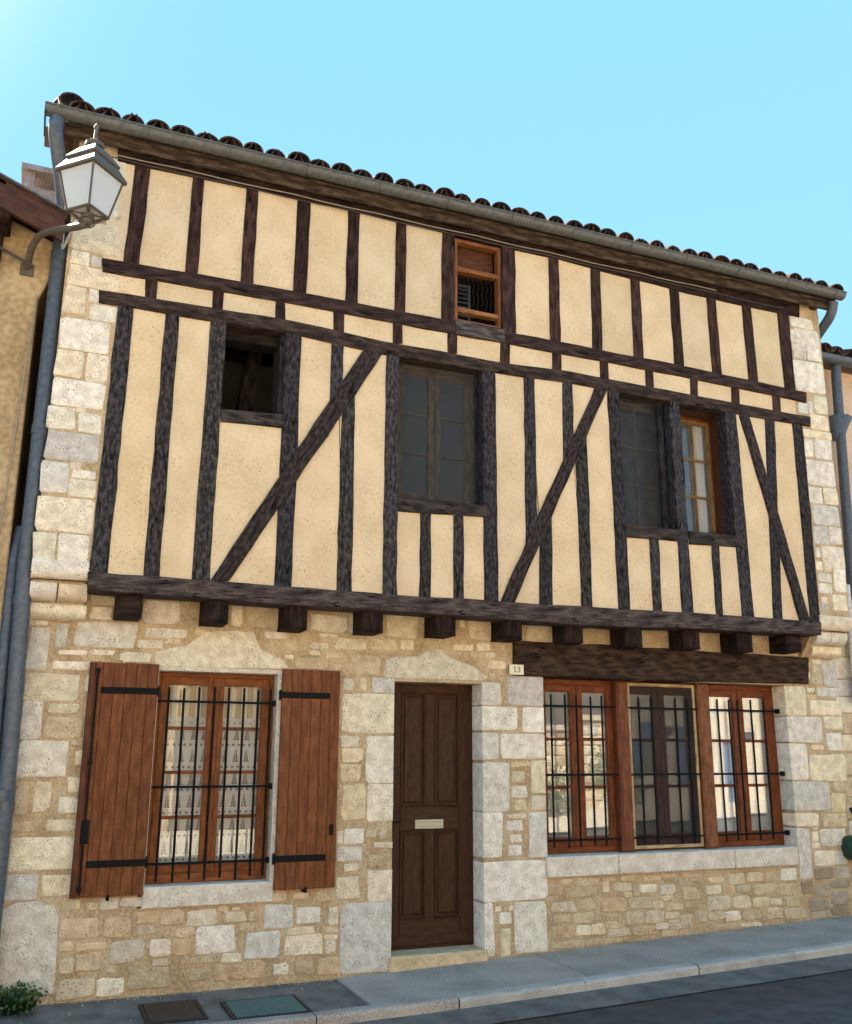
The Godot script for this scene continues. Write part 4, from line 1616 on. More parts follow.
func tile_mesh(r0: float, r1: float, length: float, up: bool, col: Color) -> ArrayMesh:
	# a canal tile lying along -z; `up` is a cover (arch), else a pan (trough)
	var s := Shape.new()
	s.col = col
	var k := 9
	var th := 0.014
	var sgn := 1.0 if up else -1.0
	for i in k:
		var a := PI * (0.02 + 0.96 * i / k)
		var b := PI * (0.02 + 0.96 * (i + 1) / k)
		var na := Vector3(cos(a), sin(a) * sgn * (0.78 if up else 1.0), 0)
		var nb := Vector3(cos(b), sin(b) * sgn * (0.78 if up else 1.0), 0)
		var L := Vector3(0, 0, -length)
		s.tri(na * r0, nb * r0, nb * r1 + L, na, nb, nb)
		s.tri(na * r0, nb * r1 + L, na * r1 + L, na, nb, na)
		s.tri(na * (r0 - th), nb * (r0 - th), nb * (r1 - th) + L, -na, -nb, -nb)
		s.tri(na * (r0 - th), nb * (r1 - th) + L, na * (r1 - th) + L, -na, -nb, -na)
		s.quad(na * r0, nb * r0, nb * (r0 - th), na * (r0 - th), Vector3.BACK)
	return s.done()

func roof(h: Node3D) -> void:
	var r := sub(h, "roof")
	var pitch := deg_to_rad(20.0)
	var eave := Vector2(0.5, 6.655)
	var x0 := -0.16
	var x1 := 7.88
	# deck
	var deck := Shape.new()
	var top := Vector2(-4.2, 6.655 + 4.7 * tan(pitch))
	extrude_x([Vector2(0.42, 6.625), Vector2(-4.2, 6.625 + 4.62 * tan(pitch)), Vector2(-4.2, 6.57 + 4.62 * tan(pitch)), Vector2(0.42, 6.57)], x0 + 0.05, x1, Color(0.09, 0.07, 0.055), true, deck)
	extrude_x([Vector2(-4.2, 6.625 + 4.62 * tan(pitch)), Vector2(-8.4, 6.75), Vector2(-8.4, 6.69), Vector2(-4.2, 6.57 + 4.62 * tan(pitch))], x0, x1, Color(0.09, 0.07, 0.055), true, deck)
	piece(r, "deck", deck.done(), "room_floor")
	# gables
	for e in [[-0.06, 0.25], [7.45, 7.738]]:
		piece(r, "gable", extrude_x([Vector2(0.28, 6.46), Vector2(0.28, 6.57), Vector2(-4.2, 6.56 + 4.5 * tan(pitch)), Vector2(-8.0, 6.7), Vector2(-8.0, 6.4)], e[0], e[1]).done(), "mortar")
	# eave boards: fascia behind the gutter, soffit boards, rafter feet
	piece(r, "fascia", board(x0 - 0.1, 6.46, x1 - 0.02, 6.585, 0.375, 0.395, 0.005, Color(0.11, 0.08, 0.058)).done(), "timber")
	piece(r, "soffit", block(Vector3(-0.2, 6.555, 0.05), Vector3(7.8, 6.568, 0.375), Color(0.13, 0.09, 0.06)).done(), "stained_wood")
	for k in 16:
		var x := -0.18 + k * 0.52
		piece(r, "rafter_foot", extrude_x([Vector2(0.37, 6.55), Vector2(0.37, 6.49), Vector2(0.1, 6.47), Vector2(0.1, 6.55)], x, x + 0.075, tint(Color(0.1, 0.065, 0.045), 0.2)).done(), "timber")
	# tiles: the eave course one by one, the courses above as one mass
	var n := 41
	var step := (x1 - x0) / n
	var kinds := [Color(1.0, 0.95, 0.9), Color(0.72, 0.7, 0.72), Color(1.25, 1.0, 0.85), Color(0.85, 0.9, 0.92)]
	var covers := []
	var pans := []
	for c in kinds:
		covers.append(tile_mesh(0.1, 0.08, 0.46, true, c))
		pans.append(tile_mesh(0.088, 0.1, 0.46, false, c))
	var tilt := Basis(Vector3.RIGHT, -pitch)
	tilt = Basis(Vector3.RIGHT, pitch)
	for i in n:
		var x := x0 + step * (i + 0.5)
		var o := piece(r, "roof_tile", covers[rng.randi() % 4], "clay_tile")
		o.transform = Transform3D(tilt.rotated(Vector3.UP, jit(0.06)).rotated(Vector3.BACK, jit(0.08)).scaled(Vector3(rng.randf_range(0.9, 1.08), rng.randf_range(0.8, 1.1), 1.0)), Vector3(x + jit(0.008), 6.625 + jit(0.01), 0.53 + jit(0.02)))
		var q := piece(r, "roof_tile", pans[rng.randi() % 4], "clay_tile")
		q.transform = Transform3D(tilt, Vector3(x - step / 2, 6.7 + jit(0.004), 0.54 + jit(0.012)))
	var mm := MultiMesh.new()
	mm.transform_format = MultiMesh.TRANSFORM_3D
	mm.mesh = covers[0]
	var rows := 11
	mm.instance_count = n * rows
	for j in rows:
		for i in n:
			var d := 0.4 * (j + 1)
			mm.set_instance_transform(j * n + i, Transform3D(tilt, Vector3(x0 + step * (i + 0.5) + jit(0.01), 6.645 + d * sin(pitch) + 0.012, 0.535 - d * cos(pitch))))
	var mass := MultiMeshInstance3D.new()
	mass.name = "roof_tile_courses"
	mass.multimesh = mm
	mass.material_override = mats["clay_tile"]
	mass.set_meta("kind", "stuff")
	r.add_child(mass)
	# the verge tile at the street corner, lifted, its bright highlight painted in as paler colour
	var v := piece(r, "verge_tile", tile_mesh(0.11, 0.085, 0.5, true, Color(1.5, 1.55, 1.5)), "clay_tile")
	v.transform = Transform3D(Basis(Vector3.UP, 0.25) * Basis(Vector3.RIGHT, 0.42), Vector3(-0.14, 6.7, 0.47))
	# gutter: half-round zinc on straps
	var g := sub(h, "gutter")
	var gx0 := -0.33
	var gx1 := 7.915
	var gz := 0.482
	var gy := 6.605
	var gs := Shape.new()
	for i in 10:
		var a := PI + PI * i / 10.0
		var b := PI + PI * (i + 1) / 10.0
		for e in [[0.066, 1.0], [0.0625, -1.0]]:
			var p := Vector3(0, sin(a), -cos(a) * -1.0)
			var q := Vector3(0, sin(b), -cos(b) * -1.0)
			var pa: Vector3 = Vector3(gx0, gy, gz) + p * e[0]
			var pb: Vector3 = Vector3(gx0, gy, gz) + q * e[0]
			var run := Vector3(gx1 - gx0, 0.022, 0)
			gs.tri(pa, pb, pb + run, p * e[1], q * e[1], q * e[1])
			gs.tri(pa, pb + run, pa + run, p * e[1], q * e[1], p * e[1])
		for e in [gx0, gx1]:
			var lift := 0.0 if e == gx0 else 0.022
			var s := Vector3.LEFT if e == gx0 else Vector3.RIGHT
			gs.tri(Vector3(e, gy + lift, gz), Vector3(e, gy + lift, gz) + Vector3(0, sin(a), cos(a)) * 0.066, Vector3(e, gy + lift, gz) + Vector3(0, sin(b), cos(b)) * 0.066, s, s, s)
	piece(g, "trough", gs.done(), "zinc")
	piece(g, "bead", tube([Vector3(gx0, gy, gz + 0.069), Vector3(gx1, gy + 0.022, gz + 0.069)], 0.008, 8).done(), "zinc")
	for k in 13:
		var x := gx0 + 0.12 + k * 0.665
		var pts := []
		for i in 9:
			var a := PI + PI * i / 8.0
			pts.append(Vector3(x, gy + 0.022 * k / 12.0 + sin(a) * 0.069, gz + cos(a) * 0.069))
		piece(g, "strap", tube(pts, 0.005, 5, Color(0.8, 0.8, 0.8)).done(), "zinc")
	piece(h, "verge_flashing", board(-0.335, 6.53, -0.325, 6.62, 0.2, 0.54, 0.002).done(), "slate_sheet")
	piece(h, "verge_soffit", block(Vector3(-0.325, 6.5, 0.1), Vector3(-0.06, 6.52, 0.36), Color(0.12, 0.085, 0.06)).done(), "stained_wood")
	# downpipe at the street corner
	var dp := sub(h, "downpipe")
	piece(dp, "pipe", tube(curve([Vector3(-0.235, 6.53, 0.474), Vector3(-0.235, 6.4, 0.46), Vector3(-0.16, 6.1, 0.3), Vector3(-0.125, 5.9, 0.2), Vector3(-0.118, 5.6, 0.19)], 4) + [Vector3(-0.117, 3.0, 0.19), Vector3(-0.11, 2.7, 0.17), Vector3(-0.085, 1.6, 0.12), Vector3(-0.075, 0.02, 0.12)], 0.058, 14).done(), "grey_pipe")
	for y in [5.45, 4.0, 2.72, 1.35]:
		piece(dp, "collar", tube([Vector3(-0.116, y, 0.19 if y > 2.9 else 0.155), Vector3(-0.116, y + 0.07, 0.19 if y > 2.9 else 0.155)], 0.066, 14).done(), "grey_pipe")
	piece(h, "east_pipe_elbow", tube(curve([Vector3(7.82, 6.55, 0.44), Vector3(7.83, 6.4, 0.36), Vector3(7.82, 6.2, 0.1), Vector3(7.8, 5.95, -0.03)], 5), 0.055, 10).done(), "grey_pipe")
	# cables clipped along under the eave
	for k in 2:
		var pts := []
		for i in 25:
			var x := lerpf(0.2, 7.2 - k * 0.9, i / 24.0)
			pts.append(Vector3(x, 6.405 + 0.03 * k - 0.012 * absf(sin(i * 0.9 + k)), 0.322 + 0.008 * k))
		piece(h, "cable", tube(pts, 0.005, 6).done(), "pale_cable" if k == 1 else "cable")

func west_neighbour() -> void:
	var h := thing("ochre_house", "ochre rendered neighbouring house with a brown gable verge beside the grey downpipe", "house", "", Vector3(-4, 0, 0))
	h.position = Vector3.ZERO
	var pitch := 0.405
	var edge := func(x: float) -> float: return 5.62 - (x + 0.14) * pitch
	var p := PackedVector2Array([Vector2(-7.5, -0.3), Vector2(-0.235, -0.3), Vector2(-0.24, 5.12), Vector2(-0.17, 5.3), Vector2(-0.17, edge.call(-0.17)), Vector2(-7.5, edge.call(-7.5))])
	piece(h, "wall", slab(p, -6.0, 0.15, 0.01).done(), "ochre_plaster")
	# roof slab sloping down to the right, boards under its overhang
	var deck := slab(PackedVector2Array([Vector2(-8.0, edge.call(-8.0) + 0.06), Vector2(-0.09, edge.call(-0.09) + 0.06), Vector2(-0.09, edge.call(-0.09) + 0.11), Vector2(-8.0, edge.call(-8.0) + 0.11)]), -6.2, 0.5, 0.003, Color(0.11, 0.05, 0.035), Vector2(1, -pitch).normalized())
	piece(h, "roof", deck.done(), "timber")
	piece(h, "verge_board", slab(PackedVector2Array([Vector2(-8.0, edge.call(-8.0) - 0.13), Vector2(-0.1, edge.call(-0.1) - 0.13), Vector2(-0.1, edge.call(-0.1) + 0.1), Vector2(-8.0, edge.call(-8.0) + 0.1)]), 0.46, 0.5, 0.004, Color(0.085, 0.036, 0.025), Vector2(1, -pitch).normalized()).done(), "stained_wood")
	piece(h, "verge_cap", slab(PackedVector2Array([Vector2(-8.0, edge.call(-8.0) + 0.112), Vector2(-0.08, edge.call(-0.08) + 0.112), Vector2(-0.08, edge.call(-0.08) + 0.128), Vector2(-8.0, edge.call(-8.0) + 0.128)]), -6.2, 0.53, 0.003).done(), "zinc")
	for x in [-0.52, -1.9, -3.4]:
		piece(h, "purlin", board(x - 0.07, edge.call(x) - 0.17, x + 0.03, edge.call(x) - 0.0, -0.2, 0.47, 0.006, Color(0.06, 0.03, 0.022)).done(), "timber")
	piece(h, "bracket", slab(PackedVector2Array([Vector2(-0.60, 5.2), Vector2(-0.54, 5.2), Vector2(-0.53, 5.68), Vector2(-0.61, 5.68)]), 0.15, 0.22, 0.005, Color(0.05, 0.026, 0.02)).done(), "timber")
	piece(h, "back_slope", slab(PackedVector2Array([Vector2(-8.0, edge.call(-8.0) + 0.13), Vector2(-0.1, edge.call(-0.1) + 0.13), Vector2(-0.1, edge.call(-0.1) + 0.19), Vector2(-8.0, edge.call(-8.0) + 0.19)]), -6.2, 0.34, 0.01).done(), "clay_tile")
	# chimney with a flat cap on stub piers
	var c := sub(h, "chimney", "grey stone chimney with a flat cap on stub piers")
	var warm := Color(0.42, 0.37, 0.36)
	piece(c, "shaft", block(Vector3(-0.5, 5.7, -2.0), Vector3(0.0, 6.9, -1.5), Color(0.36, 0.31, 0.3)).done(), "stone")
	piece(c, "ledge", block(Vector3(-0.56, 6.9, -2.06), Vector3(0.06, 7.02, -1.44), warm).done(), "stone")
	for x in [-0.53, -0.06]:
		for z in [-2.0, -1.56]:
			piece(c, "pier", block(Vector3(x, 7.02, z), Vector3(x + 0.09, 7.2, z + 0.08), warm).done(), "stone")
	piece(c, "back", block(Vector3(-0.44, 7.02, -2.02), Vector3(-0.06, 7.2, -1.98), warm).done(), "stone")
	piece(c, "cap", block(Vector3(-0.57, 7.2, -2.07), Vector3(0.07, 7.26, -1.43), warm).done(), "stone")
	# wires on the wall
	piece(h, "cable", tube(curve([Vector3(-0.25, 5.15, 0.165), Vector3(-0.27, 4.6, 0.165), Vector3(-0.3, 3.7, 0.165), Vector3(-0.33, 3.0, 0.165), Vector3(-0.36, 2.0, 0.165), Vector3(-0.36, 0.3, 0.165)]), 0.006, 6).done(), "pale_cable")
	piece(h, "cable", tube([Vector3(-2.5, 5.28, 0.17), Vector3(-0.35, 5.4, 0.17)], 0.004, 5).done(), "pale_cable")
	piece(h, "cable", tube([Vector3(-2.5, 6.3, 0.24), Vector3(-0.3, 5.36, 0.22)], 0.012, 6).done(), "cable")
	piece(h, "gap_pipe", tube([Vector3(-0.2, 0.02, 0.1), Vector3(-0.2, 3.05, 0.1), Vector3(-0.17, 3.3, 0.05)], 0.05, 10).done(), "grey_pipe")

func east_neighbour() -> void:
	var h := thing("pink_house", "pinkish rendered neighbouring house with a tiled eave past the stone corner pier", "house")
	var z := -0.08
	piece(h, "wall", slab(rect(7.75, 2.9, 15.5, 6.0), -7.0, z, 0.004).done(), "pink_plaster")
	var low := sub(h, "stone_wall")
	piece(low, "mortar_bed", pierced(7.745, 15.5, -0.2, 2.9, [Rect2(9.5, -0.2, 1.0, 2.4), Rect2(11.6, 0.9, 1.1, 1.4)], z + 0.01, -0.5, 0.01, 0.2), "mortar")
	piece(low, "infill", block(Vector3(7.75, -0.2, -7.0), Vector3(15.5, 2.9, -0.5)).done(), "inside_plaster")
	var y := 0.12
	var rows := []
	while y < 2.8:
		var hh := rng.randf_range(0.14, 0.3)
		var x := 7.76
		while x < 9.35:
			var l := rng.randf_range(0.2, 0.5)
			rows.append([int(x * 1000), int(y * 1000), int((x + l) * 1000 - 18), int((y + hh) * 1000 - 16), 0 if rng.randf() < 0.6 else 1])
			x += l
		y += hh
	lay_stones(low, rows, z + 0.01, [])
	var r := sub(h, "roof")
	var pitch := deg_to_rad(19.0)
	piece(r, "deck", extrude_x([Vector2(0.16, 6.06), Vector2(-4.0, 6.06 + 4.16 * tan(pitch)), Vector2(-8.0, 6.0), Vector2(-8.0, 5.9), Vector2(0.16, 6.0)], 7.74, 15.6).done(), "room_floor")
	var a := tile_mesh(0.095, 0.075, 0.46, true, Color(1.0, 0.9, 0.85))
	var b := tile_mesh(0.09, 0.1, 0.46, false, Color(0.9, 0.85, 0.85))
	var tilt := Basis(Vector3.RIGHT, pitch)
	for i in 24:
		var x := 7.86 + i * 0.2
		piece(r, "roof_tile", a, "clay_tile").transform = Transform3D(tilt, Vector3(x, 6.07 + jit(0.006), 0.22 + jit(0.02)))
		piece(r, "roof_tile", b, "clay_tile").transform = Transform3D(tilt, Vector3(x + 0.1, 6.15, 0.22))
	var g := Shape.new()
	for i in 8:
		var t := PI + PI * i / 8.0
		var u := PI + PI * (i + 1) / 8.0
		var p := Vector3(0, sin(t), cos(t))
		var q := Vector3(0, sin(u), cos(u))
		var o := Vector3(7.76, 6.03, 0.16)
		var run := Vector3(7.8, 0, 0)
		g.tri(o + p * 0.075, o + q * 0.075, o + q * 0.075 + run, p, q, q)
		g.tri(o + p * 0.075, o + q * 0.075 + run, o + p * 0.075 + run, p, q, p)
	piece(h, "gutter", g.done(), "grey_pipe")
	var dp := sub(h, "downpipe")
	piece(dp, "pipe", tube([Vector3(8.13, 5.97, 0.1), Vector3(8.13, 5.85, 0.08), Vector3(8.12, 3.3, 0.0), Vector3(8.1, 0.2, 0.0)], 0.055, 12).done(), "grey_pipe")
	piece(dp, "hopper", tube([Vector3(8.12, 5.1, 0.02), Vector3(8.12, 5.25, 0.03), Vector3(8.12, 5.35, 0.03)], 0.06, 8, Color.WHITE, null, 0.17).done(), "grey_pipe")
	piece(h, "white_pipe", tube([Vector3(8.02, 3.45, 0.02), Vector3(8.0, 2.2, 0.02)], 0.035, 10).done(), "white_paint")
	piece(h, "string_course", block(Vector3(7.75, 2.86, -0.3), Vector3(15.5, 2.98, 0.0), Color(0.6, 0.55, 0.48)).done(), "stone")
	# door and window of its ground floor
	piece(h, "door", board(9.5, -0.1, 10.5, 2.2, -0.4, -0.3, 0.005, Color(0.2, 0.1, 0.06)).done(), "stained_wood")
	piece(h, "shutter", board(11.6, 0.9, 12.7, 2.3, -0.4, -0.3, 0.005, Color(0.2, 0.1, 0.06)).done(), "stained_wood")
	# plain green box for an unidentified object on the corner, black pipe above
	var gb := thing("green_box", "dark green rounded box fixed at the foot of the stone corner", "box", "", Vector3(7.74, 0.78, 0.05))
	var s := Shape.new()
	for i in 12:
		for j in 6:
			var q := []
			var nn := []
			for e in [[i, j], [i + 1, j], [i + 1, j + 1], [i, j + 1]]:
				var th: float = TAU * e[0] / 12.0
				var ph: float = PI * e[1] / 6.0
				var d := Vector3(cos(th) * sin(ph), cos(ph), sin(th) * sin(ph))
				nn.append(d)
				var f := func(t: float) -> float: return signf(t) * pow(absf(t), 0.6)
				q.append(Vector3(f.call(d.x) * 0.14, f.call(d.y) * 0.12, f.call(d.z) * 0.12))
			s.tri(q[0], q[1], q[2], nn[0], nn[1], nn[2])
			s.tri(q[0], q[2], q[3], nn[0], nn[2], nn[3])
	piece(gb, "body", s.done(), "green_enamel")
	piece(gb, "black_pipe", tube(curve([Vector3(0.06, 0.1, 0), Vector3(0.05, 0.25, 0), Vector3(0.02, 0.38, -0.03)]), 0.016, 8).done(), "iron")
	piece(gb, "leg", tube([Vector3(0.1, -0.64, 0), Vector3(0.1, -0.1, 0)], 0.03, 8).done(), "iron")

# Sunlit houses on the other side, seen only in the panes and in the light they throw back.
func across_the_street() -> void:
	facing_house("pale_stone_house", "sunlit pale stone house across the street, mirrored in the lace-curtained window", -9.0, 2.4, 12.2, 6.2, "dressed_stone", "stained_wood", Color(0.2, 0.1, 0.05))
	facing_house("cream_house", "sunlit cream house with an added wide dark door across the street", 2.4, 10.2, 12.6, 5.6, "plaster", "white_paint", Color(0.8, 0.8, 0.8), true)
	facing_house("blue_shuttered_house", "sunlit stone house with blue shutters, mirrored in the triple window", 13.4, 23.0, 12.2, 5.8, "dressed_stone", "blue_paint", Color.WHITE)
	var w := thing("garden_wall", "sunlit rubble garden wall mirrored in the first casement of the triple window", "wall")
	piece(w, "wall", block(Vector3(10.2, -0.1, 12.2), Vector3(13.4, 2.3, 12.6), Color(0.55, 0.46, 0.32)).done(), "stone")
	piece(w, "coping", block(Vector3(10.2, 2.3, 12.1), Vector3(13.4, 2.42, 12.65), Color(0.6, 0.54, 0.44)).done(), "stone")
	var yy := 0.1
	while yy < 2.2:
		var x := 10.25 + rng.randf() * 0.1
		while x < 13.2:
			var l := rng.randf_range(0.25, 0.6)
			var o := piece(w, "stone", stone(stone_outline(-l / 2 + 0.015, -0.1, l / 2 - 0.015, 0.1, 4.0, 0.2), -0.03, 0.0, 0.03, 0.02, stone_tone(rng.randi() % 3)), "stone")
			o.transform = Transform3D(Basis(Vector3.UP, PI), Vector3(x + l / 2, yy + 0.1, 12.2))
			x += l
		yy += 0.23
	for k in 2:
		var t := thing("garden_shrub", ["leafy shrub at the foot of the garden wall, mirrored in the first casement", "taller leafy shrub beside the blue-shuttered house"][k], "shrub", "", [Vector3(11.2, 0.15, 11.6), Vector3(13.0, 0.2, 11.7)][k])
		var s := Shape.new()
		for i in 900:
			var d := Vector3(jit(1), jit(1), jit(1)).normalized() * pow(rng.randf(), 0.4)
			var p := Vector3(d.x * 0.7, 0.75 + d.y * (0.7 + 0.3 * k), d.z * 0.4)
			leaf(s, p, 0.09, tint(Color(0.1, 0.14, 0.04), 0.4, 0.1))
		piece(t, "foliage", s.done(), "leaf")
		piece(t, "trunk", tube([Vector3(0, -0.1, 0), Vector3(0.02, 0.8, 0)], 0.03, 6, Color(0.1, 0.07, 0.05)).done(), "leaf")

func leaf(s: Shape, p: Vector3, size: float, col: Color) -> void:
	s.col = col
	var a := Vector3(jit(1), jit(1), jit(1)).normalized()
	var b := a.cross(Vector3(jit(1), jit(1), jit(1))).normalized()
	var nn := a.cross(b).normalized()
	s.quad(p, p + a * size * 0.5 + b * size * 0.28, p + a * size, p + a * size * 0.5 - b * size * 0.28, nn)

func facing_house(called: String, label: String, x0: float, x1: float, z: float, top: float, wall: String, wood: String, col: Color, added_door := false) -> void:
	var h := thing(called, label, "house", "houses across the street", Vector3((x0 + x1) / 2, 0, z))
	var half := (x1 - x0) / 2
	var holes := []
	var n := int((x1 - x0) / 2.2)
	if added_door:  # wide dark door added to darken what the lace-curtained window reflects
		holes.append(Rect2(half - 3.1, 0.0, 2.7, 3.3))
	for f in 2:
		for i in n:
			if added_door and i == n - 1:
				continue
			var x := -half + (i + 0.5) * (x1 - x0) / n
			if f == 0 and i == n / 2:
				holes.append(Rect2(x - 0.5, 0.0, 1.0, 2.2))
			else:
				holes.append(Rect2(x - 0.5, 1.0 + f * 2.8, 1.0, 1.35))
	var face := piece(h, "wall", pierced(-half, half, -0.2, top, holes, 0.0, -0.3, 0.01, 0.5), wall)
	face.rotation.y = PI
	piece(h, "core", block(Vector3(-half, -0.2, 0.3), Vector3(half, top, 7.0), Color(0.5, 0.5, 0.5)).done(), "inside_plaster")
	for e: Rect2 in holes:
		var mx := -(e.position.x + e.end.x) / 2
		if e.size.y > 2.0:
			var hw := e.size.x / 2
			piece(h, "door", block(Vector3(mx - hw, 0, 0.2), Vector3(mx + hw, e.size.y, 0.26), col if hw < 1.0 else Color(0.07, 0.035, 0.02)).done(), wood if hw < 1.0 else "stained_wood")
			continue
		var y0 := e.position.y
		var w := sub(h, "window")
		var fr := frame(mx - 0.5, y0, mx + 0.5, e.end.y, 0.07, 0.18, 0.24, Color(0.7, 0.68, 0.62))
		board(mx - 0.03, y0, mx + 0.03, e.end.y, 0.17, 0.23, 0.004, Color(0.7, 0.68, 0.62), fr)
		piece(w, "frame", fr.done(), "stained_wood")
		piece(w, "pane", block(Vector3(mx - 0.46, y0 + 0.04, 0.22), Vector3(mx + 0.46, e.end.y - 0.04, 0.225)).done(), "glass")
		for s in [-1.0, 1.0]:
			piece(h, "shutter", board(mx + s * 0.7 - 0.18, y0, mx + s * 0.7 + 0.18, e.end.y, -0.06, -0.015, 0.006, col).done(), wood)
	piece(h, "roof", extrude_x([Vector2(-0.5, top - 0.05), Vector2(3.5, top + 1.5), Vector2(7.3, top), Vector2(7.3, top - 0.1), Vector2(-0.5, top - 0.15)], -half - 0.1, half + 0.1).done(), "clay_tile")

func street_lantern() -> void:
	var C := Vector3(0.054, 5.787, 1.0)
	var L := thing("street_lantern", "square glass street lantern on a curved pipe bracket by the house corner", "street lamp", "", C)
	var ring := func(r: float, y: float) -> Array:
		return [Vector3(-r, y, 0), Vector3(0, y, r), Vector3(r, y, 0), Vector3(0, y, -r)]
	var top: Array = ring.call(0.218, -0.03)
	var low: Array = ring.call(0.142, -0.33)
	# corner posts, rims
	for i in 4:
		piece(L, "corner_bar", tube([low[i], top[i]], 0.009, 6).done(), "lantern_metal")
	var lower_rim := Shape.new()
	for i in 4:
		tube([low[i], low[(i + 1) % 4]], 0.011, 6, Color.WHITE, lower_rim)
	tube([low[0], low[2]], 0.006, 6, Color.WHITE, lower_rim)
	tube([low[1], low[3]], 0.012, 6, Color.WHITE, lower_rim)
	piece(L, "lower_rim", lower_rim.done(), "lantern_metal")
	for i in 4:
		var j := (i + 1) % 4
		var s := Shape.new()
		var a: Vector3 = top[i]
		var b: Vector3 = top[j]
		var c: Vector3 = low[j]
		var d: Vector3 = low[i]
		var nn := (b - a).cross(d - a).normalized()
		if nn.dot(a + b) < 0:
			nn = -nn
		s.quad(a * 0.99, b * 0.99, c * Vector3(0.985, 1, 0.985), d * Vector3(0.985, 1, 0.985), nn)
		piece(L, "pane", s.done(), "opal_glass")
	var fl := Shape.new()
	fl.quad(low[0], low[1], low[2], low[3], Vector3.DOWN)
	var pane := piece(L, "floor_pane", fl.done(), "opal_glass")
	pane.position.y = 0.006
	# stepped roof
	var hood := Shape.new()
	var steps := [[0.218, -0.032], [0.25, -0.03], [0.25, -0.008], [0.205, 0.05], [0.178, 0.085], [0.192, 0.088], [0.192, 0.105], [0.11, 0.19], [0.06, 0.225]]
	for k in steps.size() - 1:
		var a: Array = ring.call(steps[k][0], steps[k][1])
		var b: Array = ring.call(steps[k + 1][0], steps[k + 1][1])
		for i in 4:
			var j := (i + 1) % 4
			var nn: Vector3 = (a[j] - a[i]).cross(b[i] - a[i]).normalized()
			var mid: Vector3 = (a[i] + a[j]) * 0.5
			if nn.dot(Vector3(mid.x, 0.02 if k > 0 else -1.0, mid.z)) < 0:
				nn = -nn
			hood.quad(a[i], a[j], b[j], b[i], nn)
	piece(L, "hood", hood.done(), "lantern_metal")
	piece(L, "collar", lathe([[0.062, 0.22], [0.07, 0.23], [0.07, 0.25], [0.055, 0.262], [0.03, 0.275], [0.016, 0.29], [0.013, 0.37], [0.02, 0.385], [0.02, 0.4], [0.008, 0.42], [0.001, 0.43]]).done(), "lantern_metal")
	# under the lantern: socket, ring, scrolled bracket
	piece(L, "socket", lathe([[0.02, -0.42], [0.04, -0.405], [0.045, -0.38], [0.03, -0.36], [0.05, -0.338], [0.001, -0.335]]).done(), "lantern_metal")
	var hoop := []
	for i in 13:
		var a := TAU * i / 12.0
		hoop.append(Vector3(cos(a) * 0.055, -0.39 + sin(a) * 0.02, sin(a) * 0.05))
	piece(L, "ring", tube(hoop, 0.006, 6).done(), "lantern_metal")
	for s in [-1.0, 1.0]:
		piece(L, "scroll", tube(curve([Vector3(0.0, -0.4, 0), Vector3(0.07 * s, -0.385, 0.0), Vector3(0.115 * s, -0.345, 0)]), 0.006, 6).done(), "lantern_metal")
	var arm := []
	for q in [Vector3(-0.34, 5.36, 0.14), Vector3(-0.33, 5.42, 0.26), Vector3(-0.309, 5.47, 0.36), Vector3(-0.249, 5.5, 0.5), Vector3(-0.122, 5.43, 0.75), Vector3(-0.01, 5.385, 0.92), Vector3(0.054, 5.375, 1.0)]:
		arm.append(q - C)
	piece(L, "bracket_pipe", tube(curve(arm), 0.027, 12).done(), "lantern_metal")
	piece(L, "wall_plate", board(-0.39 - C.x, 5.3 - C.y, -0.29 - C.x, 5.4 - C.y, 0.14 - C.z, 0.165 - C.z, 0.005).done(), "lantern_metal")
	piece(L, "conduit", tube(curve([Vector3(-0.11, 5.95, 0.3) - C, Vector3(-0.105, 5.6, 0.3) - C, Vector3(-0.09, 5.42, 0.5) - C, Vector3(-0.03, 5.45, 0.85) - C]), 0.009, 6).done(), "white_paint")

func lathe(prof: Array) -> Shape:
	var s := Shape.new()
	var k := 14
	for i in prof.size() - 1:
		var p := Vector2(prof[i][0], prof[i][1])
		var q := Vector2(prof[i + 1][0], prof[i + 1][1])
		var slope := Vector2(q.y - p.y, -(q.x - p.x)).normalized()
		if slope.x < 0 and absf(slope.y) < 0.7:
			slope = -slope
		for j in k:
			var a := TAU * j / k
			var b := TAU * (j + 1) / k
			var na := Vector3(cos(a) * slope.x, slope.y, sin(a) * slope.x)
			var nb := Vector3(cos(b) * slope.x, slope.y, sin(b) * slope.x)
			var v := [Vector3(cos(a) * p.x, p.y, sin(a) * p.x), Vector3(cos(b) * p.x, p.y, sin(b) * p.x), Vector3(cos(b) * q.x, q.y, sin(b) * q.x), Vector3(cos(a) * q.x, q.y, sin(a) * q.x)]
			s.tri(v[0], v[1], v[2], na, nb, nb)
			s.tri(v[0], v[2], v[3], na, nb, na)
	return s

func cover_plate(called: String, label: String, x0: float, x1: float, z0: float, z1: float, mat: String, ribs: int) -> void:
	var y := ground_at((x0 + x1) / 2) - 0.012 - 0.012 * (z0 + 0.1)
	var o := thing(called, label, "cover", "", Vector3((x0 + x1) / 2, y, (z0 + z1) / 2))
	var hx := (x1 - x0) / 2
	var hz := (z1 - z0) / 2
	var lay := Basis(Vector3.RIGHT, -PI / 2 + 0.012)
	var rim := piece(o, "rim", frame(-hx, -hz, hx, hz, 0.025, -0.02, 0.01, Color(0.6, 0.6, 0.6)).done(), "cast_iron")
	rim.basis = lay
	var lid := piece(o, "lid", board(-hx + 0.03, -hz + 0.03, hx - 0.03, hz - 0.03, -0.02, 0.012, 0.004).done(), mat)
	lid.basis = lay
	for i in ribs:
		var t := lerpf(-hx + 0.07, hx - 0.07, float(i) / maxi(1, ribs - 1))
		piece(o, "rib", board(t - 0.008, -hz + 0.06, t + 0.008, hz - 0.06, 0.012, 0.0145, 0.001).done(), mat).basis = lay

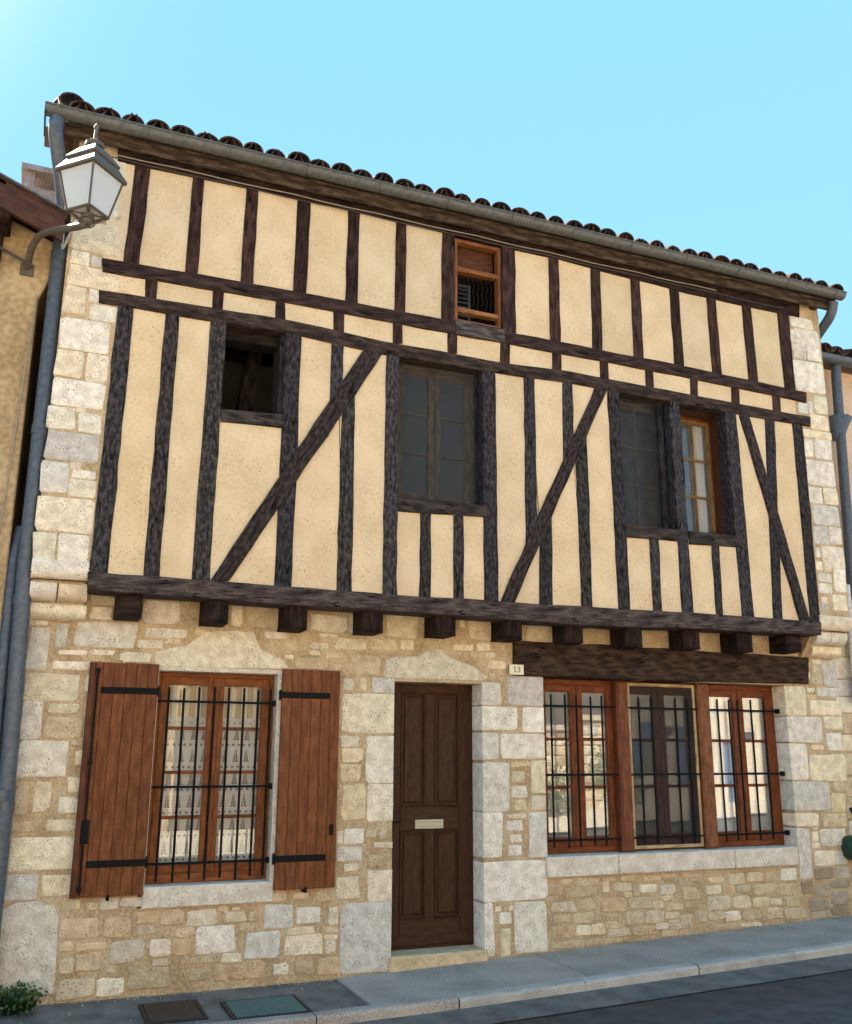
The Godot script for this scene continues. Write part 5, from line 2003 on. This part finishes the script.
func small_things() -> void:
	cover_plate("utility_cover", "blue-green rectangular utility cover in the pavement", 1.44, 1.98, 0.36, 0.82, "green_cover", 0)
	cover_plate("drain_cover", "dark square cast-iron drain cover in the pavement by the wall", 0.9, 1.3, 0.24, 0.72, "cast_iron", 9)
	# grit and crumbs of mortar washed up along the foot of the wall
	var gm := MultiMesh.new()
	gm.transform_format = MultiMesh.TRANSFORM_3D
	gm.use_colors = true
	var pebble := Shape.new()
	tube([Vector3(0, 0, 0), Vector3(0, 0.35, 0), Vector3(0, 0.6, 0)], 0.5, 6, Color.WHITE, pebble, 0.2)
	gm.mesh = pebble.done()
	gm.instance_count = 1500
	for i in 1500:
		var px := rng.randf_range(-0.1, 8.5)
		var pz := 0.02 + 0.95 * pow(rng.randf(), 3.5)
		var sz := rng.randf_range(0.003, 0.011)
		gm.set_instance_transform(i, Transform3D(Basis(Vector3.UP, rng.randf() * TAU).scaled(Vector3(sz * rng.randf_range(0.8, 1.6), sz, sz)), Vector3(px, ground_at(px) - 0.012 * (1.0 if px < 2.38 else 0.3) - 0.012 * (pz if px < 2.38 else 0.0), pz)))
		gm.set_instance_color(i, tint(Color(0.4, 0.33, 0.24), 0.4))
	var gi := MultiMeshInstance3D.new()
	gi.name = "grit"
	gi.multimesh = gm
	gi.material_override = mats["leaf_litter"]
	gi.set_meta("kind", "stuff")
	gi.set_meta("label", "loose grit along the foot of the stone wall")
	add_child(gi)
	var t := thing("weed_tuft", "green weed tuft growing at the foot of the large corner stone", "plant", "", Vector3(0.06, 0.0, 0.16))
	var s := Shape.new()
	for i in 300:
		var a := rng.randf() * TAU
		var r := sqrt(rng.randf()) * 0.15
		var base := Vector3(cos(a) * r * 1.2, 0, sin(a) * r * 0.7)
		var hgt := (0.05 + 0.13 * rng.randf()) * (1.15 - r * 3.0)
		var tip := base + Vector3(cos(a) * 0.05 + jit(0.03), hgt, sin(a) * 0.05 + jit(0.03))
		s.col = tint(Color(0.045, 0.1, 0.02), 0.35, 0.15)
		var side := Vector3(jit(1), 0, jit(1)).normalized() * 0.007
		s.tri(base - side, base + side, tip, Vector3.UP, Vector3.UP, Vector3.UP)
		leaf(s, tip - Vector3(0, 0.01, 0), 0.035, s.col)
	piece(t, "foliage", s.done(), "leaf")
